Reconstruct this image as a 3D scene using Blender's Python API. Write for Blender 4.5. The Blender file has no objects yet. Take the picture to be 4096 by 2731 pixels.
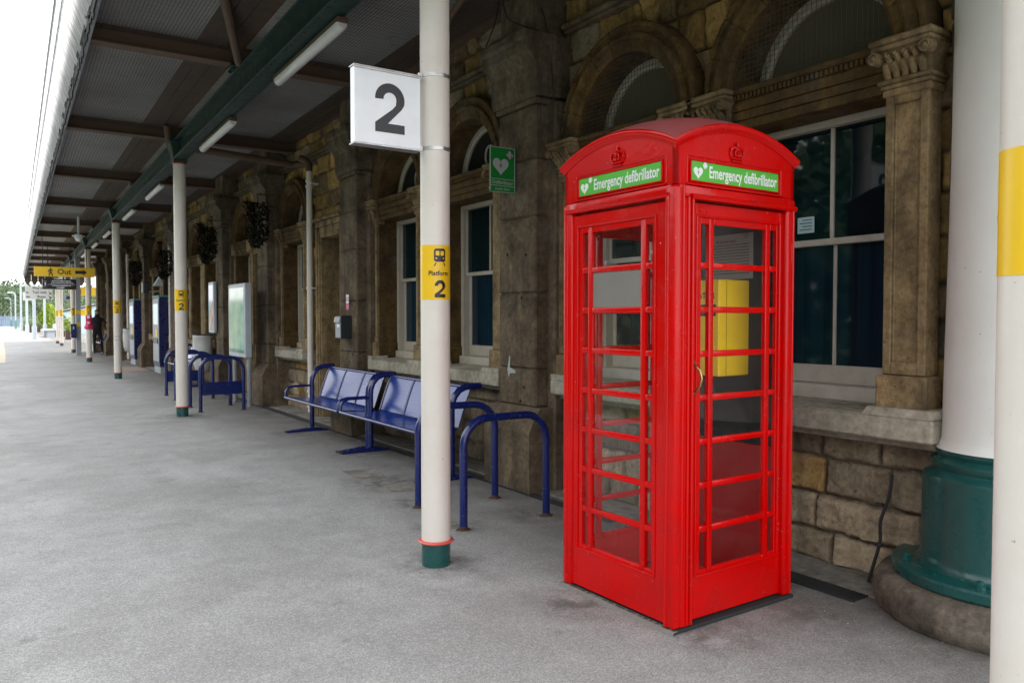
import bpy, bmesh, math, random
import numpy as np
from mathutils import Matrix, Vector
R = math.radians
S = bpy.context.scene
COL = S.collection

# ------------------------------------------------------------------ camera
cam = bpy.data.cameras.new('camera'); camo = bpy.data.objects.new('camera', cam); COL.objects.link(camo)
cam.sensor_width = 36.0; cam.lens = 27.505; cam.clip_start = 0.05; cam.clip_end = 3000
camo.location = (0, 0, 1.45)
camo.rotation_euler = (R(90 - 1.721), 0, -R(33.634))
cam.dof.use_dof = True; cam.dof.focus_distance = 4.2; cam.dof.aperture_fstop = 6.3
S.camera = camo

# ------------------------------------------------------------------ world (overcast sky), soft sun, exposure
SUN_EL, SUN_AZ = 62.0, 25.0        # azimuth: direction the light comes from, degrees from +X counter-clockwise
w = bpy.data.worlds.new('World'); S.world = w; w.use_nodes = True
nt = w.node_tree; nt.nodes.clear()
out = nt.nodes.new('ShaderNodeOutputWorld'); bg = nt.nodes.new('ShaderNodeBackground')
sky = nt.nodes.new('ShaderNodeTexSky'); sky.sky_type = 'NISHITA'; sky.sun_disc = False
sky.sun_elevation = R(SUN_EL); sky.sun_rotation = R(90 - SUN_AZ)
sky.air_density = 1.0; sky.dust_density = 3.0; sky.ozone_density = 1.0
tc = nt.nodes.new('ShaderNodeTexCoord'); mp = nt.nodes.new('ShaderNodeMapping'); mp.inputs['Scale'].default_value = (1, 1, 3.0)
cl = nt.nodes.new('ShaderNodeTexNoise'); cl.inputs['Scale'].default_value = 2.2; cl.inputs['Detail'].default_value = 5
cr = nt.nodes.new('ShaderNodeValToRGB')
cr.color_ramp.elements[0].position = 0.3; cr.color_ramp.elements[0].color = (8.5, 8.75, 9.0, 1)
cr.color_ramp.elements[1].position = 0.75; cr.color_ramp.elements[1].color = (10.4, 10.45, 10.5, 1)
mx = nt.nodes.new('ShaderNodeMixRGB'); mx.inputs[0].default_value = 0.9
L = nt.links.new
L(tc.outputs['Generated'], mp.inputs[0]); L(mp.outputs[0], cl.inputs['Vector']); L(cl.outputs['Fac'], cr.inputs[0])
L(sky.outputs[0], mx.inputs[1]); L(cr.outputs[0], mx.inputs[2]); L(mx.outputs[0], bg.inputs[0])
bg.inputs[1].default_value = 0.095; L(bg.outputs[0], out.inputs[0])
sun = bpy.data.lights.new('sun', 'SUN'); sun.energy = 1.4; sun.angle = R(16); sun.color = (1.0, 0.96, 0.9)
suno = bpy.data.objects.new('sun', sun); COL.objects.link(suno)
_d = Vector((math.cos(R(SUN_AZ)) * math.cos(R(SUN_EL)), math.sin(R(SUN_AZ)) * math.cos(R(SUN_EL)), math.sin(R(SUN_EL))))
suno.rotation_euler = _d.to_track_quat('Z', 'Y').to_euler(); suno.location = (-5, -5, 20)
S.view_settings.view_transform = 'Standard'; S.view_settings.look = 'None'
S.view_settings.exposure = 1.78; S.view_settings.gamma = 1.0
S.cycles.use_denoising = True
S.cycles.max_bounces = 8; S.cycles.transparent_max_bounces = 12

# ------------------------------------------------------------------ materials
def srgb(h):
    v = [int(h[i:i + 2], 16) / 255 for i in (0, 2, 4)]
    return tuple((c / 12.92 if c <= .04045 else ((c + .055) / 1.055) ** 2.4) for c in v)
class NT:
    def __init__(s, name):
        s.m = bpy.data.materials.new(name); s.m.use_nodes = True; s.t = s.m.node_tree
        s.b = s.t.nodes['Principled BSDF']; s.o = s.t.nodes['Material Output']; s._c = None
    def n(s, t, **k):
        q = s.t.nodes.new(t)
        for a, b in k.items():
            if a in q.inputs: q.inputs[a].default_value = b
            else: setattr(q, a, b)
        return q
    def l(s, a, b): s.t.links.new(a, b)
    def co(s):
        if s._c is None: s._c = s.n('ShaderNodeNewGeometry').outputs['Position']
        return s._c
    def noise(s, scale, detail=4, rough=.55, vec=None, stretch=None):
        q = s.n('ShaderNodeTexNoise'); q.inputs['Scale'].default_value = scale
        q.inputs['Detail'].default_value = detail; q.inputs['Roughness'].default_value = rough
        v = vec or s.co()
        if stretch:
            m = s.n('ShaderNodeMapping'); m.inputs['Scale'].default_value = stretch; s.l(v, m.inputs[0]); v = m.outputs[0]
        s.l(v, q.inputs['Vector']); return q.outputs['Fac']
    def ramp(s, fac, stops):
        q = s.n('ShaderNodeValToRGB'); e = q.color_ramp.elements
        while len(e) < len(stops): e.new(.5)
        for i, (p, c) in enumerate(stops):
            e[i].position = p; e[i].color = (*c, 1) if not isinstance(c, (int, float)) else (c, c, c, 1)
        s.l(fac, q.inputs[0]); return q.outputs[0]
    def mix(s, fac, a, b, mode='MIX'):
        q = s.n('ShaderNodeMixRGB', blend_type=mode)
        for i, v in ((0, fac), (1, a), (2, b)):
            if isinstance(v, (int, float)): q.inputs[i].default_value = v if i == 0 else (v, v, v, 1)
            elif isinstance(v, tuple): q.inputs[i].default_value = (*v, 1)
            else: s.l(v, q.inputs[i])
        return q.outputs[0]
    def bump(s, h, dist=.002, strength=.6):
        q = s.n('ShaderNodeBump'); q.inputs['Distance'].default_value = dist; q.inputs['Strength'].default_value = strength
        s.l(h, q.inputs['Height']); s.l(q.outputs[0], s.b.inputs['Normal'])
    def col(s, c):
        if isinstance(c, tuple): s.b.inputs['Base Color'].default_value = (*c, 1)
        else: s.l(c, s.b.inputs['Base Color'])
    def rough(s, r):
        if isinstance(r, (int, float)): s.b.inputs['Roughness'].default_value = r
        else: s.l(r, s.b.inputs['Roughness'])
def paint(name, c, rough=.35, dirt=.12, dirtc=(.12, .10, .08), scale=6, bump=.0012, chip=None, metal=0, bscale=60, coat=0):
    m = NT(name)
    a = m.ramp(m.noise(scale, 6, .6), [(.45, 0.0), (.75, 1.0)])
    c2 = m.mix(m.mix(1.0, a, dirt, 'MULTIPLY'), c, dirtc)
    v = m.noise(1.7, 3)
    c2 = m.mix(.35, c2, m.mix(v, tuple(x * .75 for x in c), tuple(min(1, x * 1.15) for x in c)))
    if chip:
        f = m.ramp(m.noise(46, 3, .5), [(.725, 0.0), (.75, 1.0)])
        c2 = m.mix(f, c2, chip)
    m.col(c2)
    m.rough(m.ramp(m.noise(scale * 2, 4), [(.3, max(.05, rough - .08)), (.8, min(1, rough + .15))]))
    m.b.inputs['Metallic'].default_value = metal
    if coat: m.b.inputs['Coat Weight'].default_value = coat; m.b.inputs['Coat Roughness'].default_value = .12
    m.bump(m.noise(bscale, 4), bump, .5)
    return m.m
def stone(name, c1, c2, c3, attr=False, scale=5, streak=True, bump=.006):
    m = NT(name)
    n1 = m.noise(scale, 8, .65); n2 = m.noise(scale * 5, 6, .7)
    c = m.ramp(n1, [(.28, c3), (.5, c1), (.72, c2)])
    if attr:
        at = m.n('ShaderNodeAttribute'); at.attribute_name = 'Col'
        c = m.mix(.6, at.outputs['Color'], m.mix(1.0, m.mix(.5, (2.0, 2.0, 2.0), m.ramp(n1, [(.2, .9), (.8, 3.2)])), at.outputs['Color'], 'MULTIPLY'))
    c = m.mix(.55, c, m.ramp(n2, [(.3, .3), (.7, 1.5)]), 'MULTIPLY')
    if streak:
        st = m.ramp(m.noise(3.2, 5, .6, stretch=(1.5, 1.5, .25)), [(.47, 0.0), (.68, 1.0)])
        c = m.mix(m.mix(1.0, st, .62, 'MULTIPLY'), c, (.035, .03, .026))
        lt = m.ramp(m.noise(5.5, 6, .7, stretch=(1, 1, .3)), [(.56, 0.0), (.66, 1.0)]); c = m.mix(m.mix(1.0, lt, .45, 'MULTIPLY'), c, m.mix(1.0, c, (2.1, 2.0, 1.8), 'MULTIPLY'))
        pt = m.ramp(m.noise(24, 5, .75), [(.60, 0.0), (.68, 1.0)]); c = m.mix(m.mix(1.0, pt, .6, 'MULTIPLY'), c, (.02, .016, .012))
        gr = m.ramp(m.noise(2.1, 6, .7), [(.56, 0.0), (.75, 1.0)])
        c = m.mix(m.mix(1.0, gr, .4, 'MULTIPLY'), c, (.22, .205, .19))
    m.col(c); m.rough(.9); m.b.inputs['Specular IOR Level'].default_value = .18
    h = m.mix(.4, m.noise(28, 8, .7), m.noise(110, 4, .6))
    m.bump(h, bump, .9)
    return m.m
def plain(name, c, rough=.5, emit=None, metal=0, spec=.5):
    m = NT(name); m.b.inputs['Specular IOR Level'].default_value = spec
    m.col(m.mix(m.noise(9, 4), tuple(x * .88 for x in c), tuple(min(1, x * 1.08) for x in c))); m.rough(rough); m.b.inputs['Metallic'].default_value = metal
    if emit: m.b.inputs['Emission Color'].default_value = (*c, 1); m.b.inputs['Emission Strength'].default_value = emit
    return m.m

M = {}
M['red'] = paint('red_gloss_paint', (.60, .0005, .0005), .2, .55, (.33, .008, .008), 4, .0026, chip=(.60, .17, .15), bscale=26)
M['red'].node_tree.nodes['Principled BSDF'].inputs['Specular IOR Level'].default_value = .30
M['red_dusty'] = paint('dusty_red_roof_paint', (.36, .075, .08), .5, .6, (.25, .15, .15), 3, .002)
M['red_in'] = paint('red_interior_paint', (.34, .006, .006), .45, .2)
M['cream'] = paint('cream_post_paint', (.70, .655, .60), .38, .35, (.46, .39, .30), 3.5, .0012, chip=(.38, .31, .24))
M['white_col'] = paint('white_column_paint', (.73, .745, .71), .5, .25, (.46, .44, .40), 2.6, .003, chip=(.40, .33, .28), bscale=14)
M['green'] = paint('green_iron_paint', (.006, .070, .066), .3, .5, (.035, .065, .058), 7, .006, chip=(.08, .22, .18), bscale=16, coat=.2)
M['dgreen'] = paint('dark_green_paint', (.005, .028, .025), .45, .3, (.03, .04, .035), 4)
M['ringred'] = paint('salmon_red_paint', (.68, .09, .07), .4, .2)
M['blue'] = paint('blue_gloss_paint', (.003, .012, .115), .2, .2, (.02, .03, .12), 9, .0012, coat=.3)
M['navy'] = paint('navy_cabinet_paint', (.006, .010, .085), .3, .1)
M['rust'] = paint('rusty_iron', (.07, .035, .022), .9, .8, (.03, .02, .015), 30, .004)
M['steel'] = paint('galvanised_steel', (.50, .50, .49), .35, .3, (.25, .24, .22), 12, .0008, metal=.85)
M['greypost'] = paint('grey_post_paint', (.30, .33, .36), .45, .2)
M['palepost'] = paint('pale_grey_post_paint', (.46, .51, .56), .45, .2)
M['stone'] = stone('ochre_block_stone', (.22, .15, .08), (.30, .22, .12), (.09, .06, .035), attr=True, scale=7)
M['pier'] = stone('weathered_pier_stone', (.125, .095, .063), (.185, .145, .098), (.048, .036, .024), scale=4)
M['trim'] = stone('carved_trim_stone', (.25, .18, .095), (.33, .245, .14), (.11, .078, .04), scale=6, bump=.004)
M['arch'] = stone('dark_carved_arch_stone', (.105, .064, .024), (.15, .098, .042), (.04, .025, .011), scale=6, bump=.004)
M['sill'] = stone('pale_sill_stone', (.36, .33, .265), (.44, .40, .33), (.20, .18, .14), scale=4, streak=False, bump=.003)
M['dirtystone'] = stone('dirty_plinth_stone', (.14, .12, .095), (.24, .21, .17), (.06, .05, .04), scale=5, bump=.012)
M['sash'] = paint('cream_sash_paint', (.46, .42, .35), .55, .5, (.22, .19, .14), 9, .002, chip=(.2, .16, .11))
M['sashw'] = paint('white_sash_paint', (.58, .54, .47), .5, .45, (.3, .26, .2), 9, .002)
M['olive'] = plain('olive_board', (.13, .112, .07), .9)
M['dark'] = plain('dark_void', (.008, .008, .008), .9)
M['wire'] = plain('dark_wire', (.05, .045, .04), .7)
M['wiremesh'] = plain('galvanised_wire', (.035, .032, .03), .7)
M['brownwood'] = paint('brown_painted_wood', (.095, .056, .036), .75, .5, (.05, .035, .025), 4, .003)
M['lamp'] = paint('opal_diffuser', (.60, .59, .60), .35, .3, (.3, .25, .2), 8, .0005)
M['white'] = plain('white_enamel', (.82, .85, .89), .2)
M['black'] = plain('black_vinyl', (.012, .012, .014), .35)
M['yellow'] = plain('yellow_vinyl', (.83, .52, .015), .35)
M['yellow_box'] = plain('yellow_powder_coat', (.98, .64, .0), .35)
M['signgreen'] = plain('bright_green_vinyl', (.09, .47, .045), .32)
M['aedgreen'] = plain('sign_green_vinyl', (.0, .17, .02), .4)
M['signwhite'] = plain('white_vinyl', (.82, .84, .84), .35)
M['greywhite'] = plain('greyish_white_vinyl', (.34, .35, .34), .4)
M['paper'] = plain('pale_paper', (.62, .62, .61), .7); M['notice'] = plain('faded_paper', (.34, .34, .335), .7)
M['greyboard'] = plain('grey_beige_board', (.20, .187, .168), .4)
M['tanpave'] = plain('tan_paving', (.36, .27, .21), .85)
M['brass'] = paint('worn_brass', (.52, .36, .14), .3, .3, (.2, .13, .05), 20, .0005, metal=.95)
M['rubber'] = plain('black_rubber', (.02, .02, .022), .8)
M['drain'] = plain('dark_drain_iron', (.028, .030, .033), .6)
M['pink'] = plain('pink_vinyl', (.62, .015, .12), .4)
M['charcoal'] = plain('charcoal_metal', (.020, .025, .030), .4)
M['cloth'] = plain('dark_cloth', (.012, .012, .015), .85)
M['skin'] = plain('skin', (.42, .25, .17), .5)
M['bag'] = plain('clear_grey_plastic_bag', (.55, .55, .54), .3)
M['brownplant'] = paint('brown_planter_wood', (.07, .035, .025), .7, .3)
M['palecyan'] = plain('pale_blue_cladding', (.50, .64, .70), .5)
M['pinkwall'] = plain('pale_pink_render', (.62, .55, .52), .8)
M['tealroof'] = plain('teal_roof', (.08, .26, .22), .6)
M['fenceblue'] = plain('blue_grey_fence', (.26, .34, .48), .6)
M['cream_pave'] = plain('cream_tactile_paving', (.55, .50, .38), .85)
M['amber'] = plain('led_text', (.55, .55, .6), .5, emit=.25)
M['screen'] = plain('lit_screen', (.65, .75, .85), .2, emit=.15)
M['concrete'] = stone('concrete_apron_stone', (.24, .225, .20), (.32, .30, .27), (.12, .11, .095), scale=3, streak=False, bump=.002)

def m_glass(name, tint=(.96, .97, .97), fr=1.0, dirt=.012):
    m = NT(name); m.t.nodes.remove(m.b)
    tr = m.n('ShaderNodeBsdfTransparent'); tr.inputs[0].default_value = (*tint, 1)
    gl = m.n('ShaderNodeBsdfGlossy'); gl.inputs['Roughness'].default_value = .015
    df = m.n('ShaderNodeBsdfDiffuse'); df.inputs[0].default_value = (.45, .44, .42, 1)
    f = m.n('ShaderNodeFresnel'); ge = m.n('ShaderNodeNewGeometry'); mr = m.n('ShaderNodeMapRange'); mr.inputs[3].default_value = 1.5; mr.inputs[4].default_value = 1 / 1.5; m.l(ge.outputs['Backfacing'], mr.inputs[0]); m.l(mr.outputs[0], f.inputs[0]); mul = m.n('ShaderNodeMath', operation='MULTIPLY'); mul.inputs[1].default_value = 1.15 * fr
    m.l(f.outputs[0], mul.inputs[0])
    mx = m.n('ShaderNodeMixShader'); m.l(mul.outputs[0], mx.inputs[0]); m.l(tr.outputs[0], mx.inputs[1]); m.l(gl.outputs[0], mx.inputs[2])
    d = m.ramp(m.noise(5, 5, .7), [(.4, dirt * .4), (.8, dirt * 3)])
    mx2 = m.n('ShaderNodeMixShader'); m.l(d, mx2.inputs[0]); m.l(mx.outputs[0], mx2.inputs[1]); m.l(df.outputs[0], mx2.inputs[2])
    m.l(mx2.outputs[0], m.o.inputs[0]); return m.m
M['glass'] = m_glass('booth_glass')
def m_window():
    m = NT('dark_window_glass')
    m.col(m.ramp(m.noise(2.2, 3, stretch=(1, 1, .3)), [(.3, (.0015, .008, .011)), (.7, (.002, .018, .024))])); m.rough(.03)
    m.b.inputs['Specular IOR Level'].default_value = .55
    m.bump(m.noise(2.5, 2), .004, .25); return m.m
M['window'] = m_window()
def m_blind():
    m = NT('blue_blind_behind_glass')
    m.col(m.ramp(m.noise(5, 3, stretch=(1, 7, .1)), [(.32, (.0025, .014, .026)), (.68, (.006, .032, .052))])); m.rough(.05)
    m.b.inputs['Specular IOR Level'].default_value = .45
    m.bump(m.noise(2.5, 2), .004, .2); return m.m
M['blind'] = m_blind()
def m_asphalt():
    m = NT('asphalt')
    big = m.noise(.55, 7, .6); mid = m.noise(3.2, 7, .7); fine = m.noise(320, 2, .6); sp = m.noise(75, 2, .5)
    c = m.ramp(mid, [(.3, (.28, .277, .273)), (.52, (.335, .332, .328)), (.75, (.38, .377, .373))])
    c = m.mix(m.ramp(big, [(.36, .55), (.54, 0.0)]), c, (.22, .215, .205))
    c = m.mix(m.ramp(m.noise(.9, 5, .65, stretch=(1, .45, 1)), [(.54, 0.0), (.70, .5)]), c, (.46, .457, .452))
    c = m.mix(m.ramp(m.noise(1.9, 8, .75), [(.58, 0.0), (.68, .6)]), c, (.16, .155, .145))
    # worn, grimy wall foot and drain band, plus painted shade deepening towards the wall
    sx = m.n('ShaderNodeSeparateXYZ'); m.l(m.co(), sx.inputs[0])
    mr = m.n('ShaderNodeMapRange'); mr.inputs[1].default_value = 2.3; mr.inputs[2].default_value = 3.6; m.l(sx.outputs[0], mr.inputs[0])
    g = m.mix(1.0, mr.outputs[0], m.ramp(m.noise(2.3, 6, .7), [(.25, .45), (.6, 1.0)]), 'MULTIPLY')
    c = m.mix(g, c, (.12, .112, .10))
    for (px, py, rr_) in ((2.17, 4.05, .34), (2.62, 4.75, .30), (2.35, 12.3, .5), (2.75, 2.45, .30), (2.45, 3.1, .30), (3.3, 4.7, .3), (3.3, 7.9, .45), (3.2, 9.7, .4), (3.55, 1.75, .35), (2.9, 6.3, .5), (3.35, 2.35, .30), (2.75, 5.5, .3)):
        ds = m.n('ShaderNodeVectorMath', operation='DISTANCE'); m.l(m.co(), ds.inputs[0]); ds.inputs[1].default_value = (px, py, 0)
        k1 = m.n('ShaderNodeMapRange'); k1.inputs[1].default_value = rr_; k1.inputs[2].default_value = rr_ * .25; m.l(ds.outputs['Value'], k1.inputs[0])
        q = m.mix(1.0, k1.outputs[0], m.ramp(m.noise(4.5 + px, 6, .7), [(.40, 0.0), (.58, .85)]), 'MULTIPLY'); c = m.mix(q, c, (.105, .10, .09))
    vo = m.n('ShaderNodeTexVoronoi'); vo.inputs['Scale'].default_value = 190; m.l(m.co(), vo.inputs['Vector'])
    hs = m.n('ShaderNodeSeparateXYZ'); m.l(vo.outputs['Color'], hs.inputs[0])
    c = m.mix(.62, c, m.ramp(hs.outputs[0], [(.0, .6), (.55, 1.0), (.97, 1.6)]), 'MULTIPLY')
    c = m.mix(.5, c, m.ramp(fine, [(.3, .6), (.7, 1.4)]), 'MULTIPLY')
    m.col(c); m.rough(.82); m.b.inputs['Specular IOR Level'].default_value = .35
    m.bump(m.mix(.5, fine, vo.outputs['Distance']), .0035, .6); return m.m
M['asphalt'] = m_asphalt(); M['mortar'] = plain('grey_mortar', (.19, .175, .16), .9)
def m_ceiling():
    m = NT('ceiling_boards')
    br = m.ramp(m.noise(1.0, 5, .6), [(.35, (.31, .305, .30)), (.7, (.42, .415, .41))])
    wv = m.n('ShaderNodeTexWave', wave_type='BANDS', bands_direction='Y'); wv.inputs['Scale'].default_value = 3.3; wv.inputs['Distortion'].default_value = .3
    m.l(m.co(), wv.inputs['Vector'])
    c = m.mix(.35, br, m.ramp(wv.outputs['Fac'], [(.02, .2), (.12, 1.0)]), 'MULTIPLY')
    c = m.mix(m.ramp(m.noise(6, 4), [(.62, 0.0), (.72, .5)]), c, (.06, .05, .045)); c = m.mix(m.ramp(m.noise(.35, 4), [(.45, 0.0), (.65, .6)]), c, (.11, .09, .075))
    m.col(c); m.rough(.7); return m.m
M['ceiling'] = m_ceiling()
def m_skirt():
    m = NT('translucent_sheet'); m.t.nodes.remove(m.b)
    st = m.ramp(m.noise(2.0, 6, .7, stretch=(1, 14, 2)), [(.40, (.92, .92, .94)), (.62, (.42, .40, .39))])
    a = m.n('ShaderNodeBsdfDiffuse'); b = m.n('ShaderNodeBsdfTranslucent'); m.l(st, a.inputs[0]); m.l(st, b.inputs[0])
    x = m.n('ShaderNodeMixShader'); x.inputs[0].default_value = .7; m.l(a.outputs[0], x.inputs[1]); m.l(b.outputs[0], x.inputs[2]); m.l(x.outputs[0], m.o.inputs[0]); return m.m
M['skirt'] = m_skirt()
def m_leaf(name, a, b):
    m = NT(name)
    c = m.ramp(m.noise(.9, 4, .6), [(.3, a), (.7, b)])
    c = m.mix(.6, c, m.ramp(m.noise(9, 2), [(.3, .5), (.7, 1.5)]), 'MULTIPLY')
    m.col(c); m.rough(.6); return m.m
M['leaf'] = m_leaf('tree_leaves', (.028, .06, .02), (.07, .12, .04))
M['leaf2'] = m_leaf('pale_tree_leaves', (.05, .095, .028), (.11, .17, .05))
M['leafdark'] = m_leaf('dark_basket_leaves', (.004, .008, .006), (.012, .019, .014))
M['conifer'] = m_leaf('golden_conifer_leaves', (.17, .25, .012), (.32, .40, .02))
M['hill'] = m_leaf('hillside', (.035, .065, .025), (.06, .10, .035))
M['bark'] = plain('bark', (.09, .07, .05), .9)
M['redflower'] = plain('red_petals', (.10, .005, .01), .7)
def m_perf():
    m = NT('perforated_blue_steel')
    tcn = m.n('ShaderNodeTexCoord'); vo = m.n('ShaderNodeTexVoronoi'); vo.inputs['Scale'].default_value = 75; vo.inputs['Randomness'].default_value = 0.0
    m.l(tcn.outputs['Object'], vo.inputs['Vector'])
    c = m.mix(m.ramp(vo.outputs['Distance'], [(.28, 1.0), (.36, 0.0)]), (.007, .042, .27), (.004, .018, .12))
    m.col(c); m.rough(.22)
    return m.m
M['perf'] = m_perf()
def m_poster(name, cols, rough=.08):
    m = NT(name); tcn = m.n('ShaderNodeTexCoord')
    nz = m.n('ShaderNodeTexNoise'); nz.inputs['Scale'].default_value = 1.6; nz.inputs['Detail'].default_value = 3
    m.l(tcn.outputs['Object'], nz.inputs['Vector'])
    m.col(m.ramp(nz.outputs['Fac'], [(.3 + .4 * i / (len(cols) - 1), c) for i, c in enumerate(cols)])); m.rough(rough); return m.m
M['poster1'] = m_poster('green_poster_print', [(.08, .30, .26), (.30, .48, .38), (.55, .58, .42), (.20, .28, .42)])
M['poster2'] = m_poster('blue_poster_print', [(.10, .22, .50), (.40, .50, .66), (.55, .20, .18), (.7, .72, .75)])

# ------------------------------------------------------------------ mesh builder
class MB:
    def __init__(s): s.bm = bmesh.new(); s.smooth = False
    def box(s, x0, x1, y0, y1, z0, z1, b=0, seg=1, mat=None):
        r = bmesh.ops.create_cube(s.bm, size=1.0); vs = r['verts']
        for v in vs:
            v.co = Vector(((x0 + x1) / 2 + v.co.x * (x1 - x0), (y0 + y1) / 2 + v.co.y * (y1 - y0), (z0 + z1) / 2 + v.co.z * (z1 - z0)))
        if mat is not None:
            for v in vs: v.co = mat @ v.co
        if b:
            es = list({e for v in vs for e in v.link_edges})
            bmesh.ops.bevel(s.bm, geom=es, offset=b, segments=seg, affect='EDGES', profile=.5)
        return s
    def quad(s, *p): s.bm.faces.new([s.bm.verts.new(q) for q in p]); return s
    def poly(s, pts): return s.quad(*pts)
    def prism(s, pts, f0, f1):
        """pts: 2D outline (ccw); f0,f1 map 2D point -> 3D for the two ends"""
        a = [s.bm.verts.new(f0(*p)) for p in pts]; b = [s.bm.verts.new(f1(*p)) for p in pts]
        n = len(pts); s.bm.faces.new(a); s.bm.faces.new(b[::-1])
        for i in range(n): s.bm.faces.new([a[i], b[i], b[(i + 1) % n], a[(i + 1) % n]])
        return s
    def grid(s, rows, closed_u=False, closed_v=False):
        V = [[s.bm.verts.new(p) for p in r] for r in rows]; nu = len(V); nv = len(V[0])
        for i in range(nu - (0 if closed_u else 1)):
            for j in range(nv - (0 if closed_v else 1)):
                try: s.bm.faces.new([V[i][j], V[(i + 1) % nu][j], V[(i + 1) % nu][(j + 1) % nv], V[i][(j + 1) % nv]])
                except ValueError: pass
        return V
    def lathe(s, prof, c=(0, 0), n=24, z0=0):
        V = s.grid([[(c[0] + r * math.cos(2 * math.pi * k / n), c[1] + r * math.sin(2 * math.pi * k / n), z0 + z) for k in range(n)] for r, z in prof], closed_v=True)
        for ring in (V[0], V[-1]):
            try: s.bm.faces.new(ring)
            except ValueError: pass
        s.smooth = True; return s
    def tube(s, pts, r, n=10, cap=True):
        pts = [Vector(p) for p in pts]; rows = []; up = None
        for i, p in enumerate(pts):
            d = (pts[min(i + 1, len(pts) - 1)] - pts[max(i - 1, 0)]).normalized()
            if up is None:
                up = Vector((0, 0, 1)) if abs(d.z) < .9 else Vector((1, 0, 0))
            a = d.cross(up).normalized(); b = a.cross(d).normalized(); up = b
            rr = r if isinstance(r, (int, float)) else r[i]
            rows.append([p + a * (rr * math.cos(2 * math.pi * k / n)) + b * (rr * math.sin(2 * math.pi * k / n)) for k in range(n)])
        V = s.grid(rows, closed_v=True)
        if cap:
            for ring in (V[0], V[-1]):
                try: s.bm.faces.new(ring)
                except ValueError: pass
        s.smooth = True; return s
    def ball(s, c, r, sub=2, sc=(1, 1, 1)):
        q = bmesh.ops.create_icosphere(s.bm, subdivisions=sub, radius=r)
        for v in q['verts']: v.co = Vector((c[0] + v.co.x * sc[0], c[1] + v.co.y * sc[1], c[2] + v.co.z * sc[2]))
        s.smooth = True; return s
    def flat(s, vf, fn):
        """add 2D mesh (verts, faces) mapped by fn(x,y)->3D"""
        vs = [s.bm.verts.new(fn(x, y)) for x, y in vf[0]]
        for f in vf[1]:
            try: s.bm.faces.new([vs[i] for i in f])
            except ValueError: pass
        return s
    def build(s, name, mat, parent=None, ang=40, smooth=None, normals=True):
        if normals: bmesh.ops.recalc_face_normals(s.bm, faces=s.bm.faces)
        me = bpy.data.meshes.new(name); s.bm.to_mesh(me); s.bm.free()
        return link_mesh(name, me, mat, parent, ang, s.smooth if smooth is None else smooth)
def link_mesh(name, me, mat, parent=None, ang=40, smooth=False):
    if smooth:
        me.polygons.foreach_set('use_smooth', [True] * len(me.polygons))
        me.set_sharp_from_angle(angle=R(ang))
    if mat: me.materials.append(M[mat] if isinstance(mat, str) else mat)
    o = bpy.data.objects.new(name, me); COL.objects.link(o)
    if parent: o.parent = parent
    return o
def tag(o, label, cat, group=None, kind=None):
    if label: o['label'] = label
    if cat: o['category'] = cat
    if group: o['group'] = group
    if kind: o['kind'] = kind
    return o
def thing(name, label, cat, loc=(0, 0, 0), rz=0, group=None):
    o = bpy.data.objects.new(name, None); COL.objects.link(o); o.location = loc; o.rotation_euler = (0, 0, rz); o.empty_display_size = .2
    return tag(o, label, cat, group)
def struct(o): o['kind'] = 'structure'; return o
KIDS = {}
def copy_tree(o, parent=None, loc=None, rz=None, label=None, skip=()):
    c = o.copy(); COL.objects.link(c)
    if parent: c.parent = parent
    if loc is not None: c.location = loc
    if rz is not None: c.rotation_euler = (0, 0, rz)
    if label: c['label'] = label
    for ch in [q for q in list(COL.objects) if q.parent == o]:
        if ch.name.split('.')[0] in skip: continue
        copy_tree(ch, c)
    return c
def arc(cx, cy, r, a0, a1, n): return [(cx + r * math.cos(R(a0 + (a1 - a0) * i / n)), cy + r * math.sin(R(a0 + (a1 - a0) * i / n))) for i in range(n + 1)]
def rrect(x0, x1, y0, y1, r, n=4):
    return arc(x1 - r, y0 + r, r, -90, 0, n) + arc(x1 - r, y1 - r, r, 0, 90, n) + arc(x0 + r, y1 - r, r, 90, 180, n) + arc(x0 + r, y0 + r, r, 180, 270, n)

# ---- lettering: flat 2D meshes
def text2d(body, size, bold=.0, sx=1.0, align='CENTER'):
    cu = bpy.data.curves.new('t', 'FONT'); cu.body = body; cu.size = size; cu.offset = bold; cu.align_x = align; cu.align_y = 'CENTER'; cu.resolution_u = 4
    ob = bpy.data.objects.new('t', cu); COL.objects.link(ob)
    dg = bpy.context.evaluated_depsgraph_get(); me = ob.evaluated_get(dg).to_mesh()
    vs = [(v.co.x * sx, v.co.y) for v in me.vertices]; fs = [tuple(p.vertices) for p in me.polygons]
    ob.evaluated_get(dg).to_mesh_clear(); bpy.data.objects.remove(ob); bpy.data.curves.remove(cu)
    return vs, fs
def poly2d(*loops):
    """ear-cut by bmesh: each loop one polygon"""
    bm = bmesh.new()
    for lp in loops: bm.faces.new([bm.verts.new((x, y, 0)) for x, y in lp])
    bmesh.ops.triangulate(bm, faces=bm.faces); bm.verts.index_update()
    r = [(v.co.x, v.co.y) for v in bm.verts], [tuple(v.index for v in f.verts) for f in bm.faces]; bm.free(); return r
def slice2d(vf, step):
    bm = bmesh.new(); vs = [bm.verts.new((x, y, 0)) for x, y in vf[0]]
    for f in vf[1]:
        try: bm.faces.new([vs[i] for i in f])
        except ValueError: pass
    xs = [p[0] for p in vf[0]]; x = min(xs) + step
    while x < max(xs):
        bmesh.ops.bisect_plane(bm, geom=bm.verts[:] + bm.edges[:] + bm.faces[:], plane_co=(x, 0, 0), plane_no=(1, 0, 0)); x += step
    bm.verts.index_update()
    r = [(v.co.x, v.co.y) for v in bm.verts], [tuple(v.index for v in f.verts) for f in bm.faces]; bm.free(); return r
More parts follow.
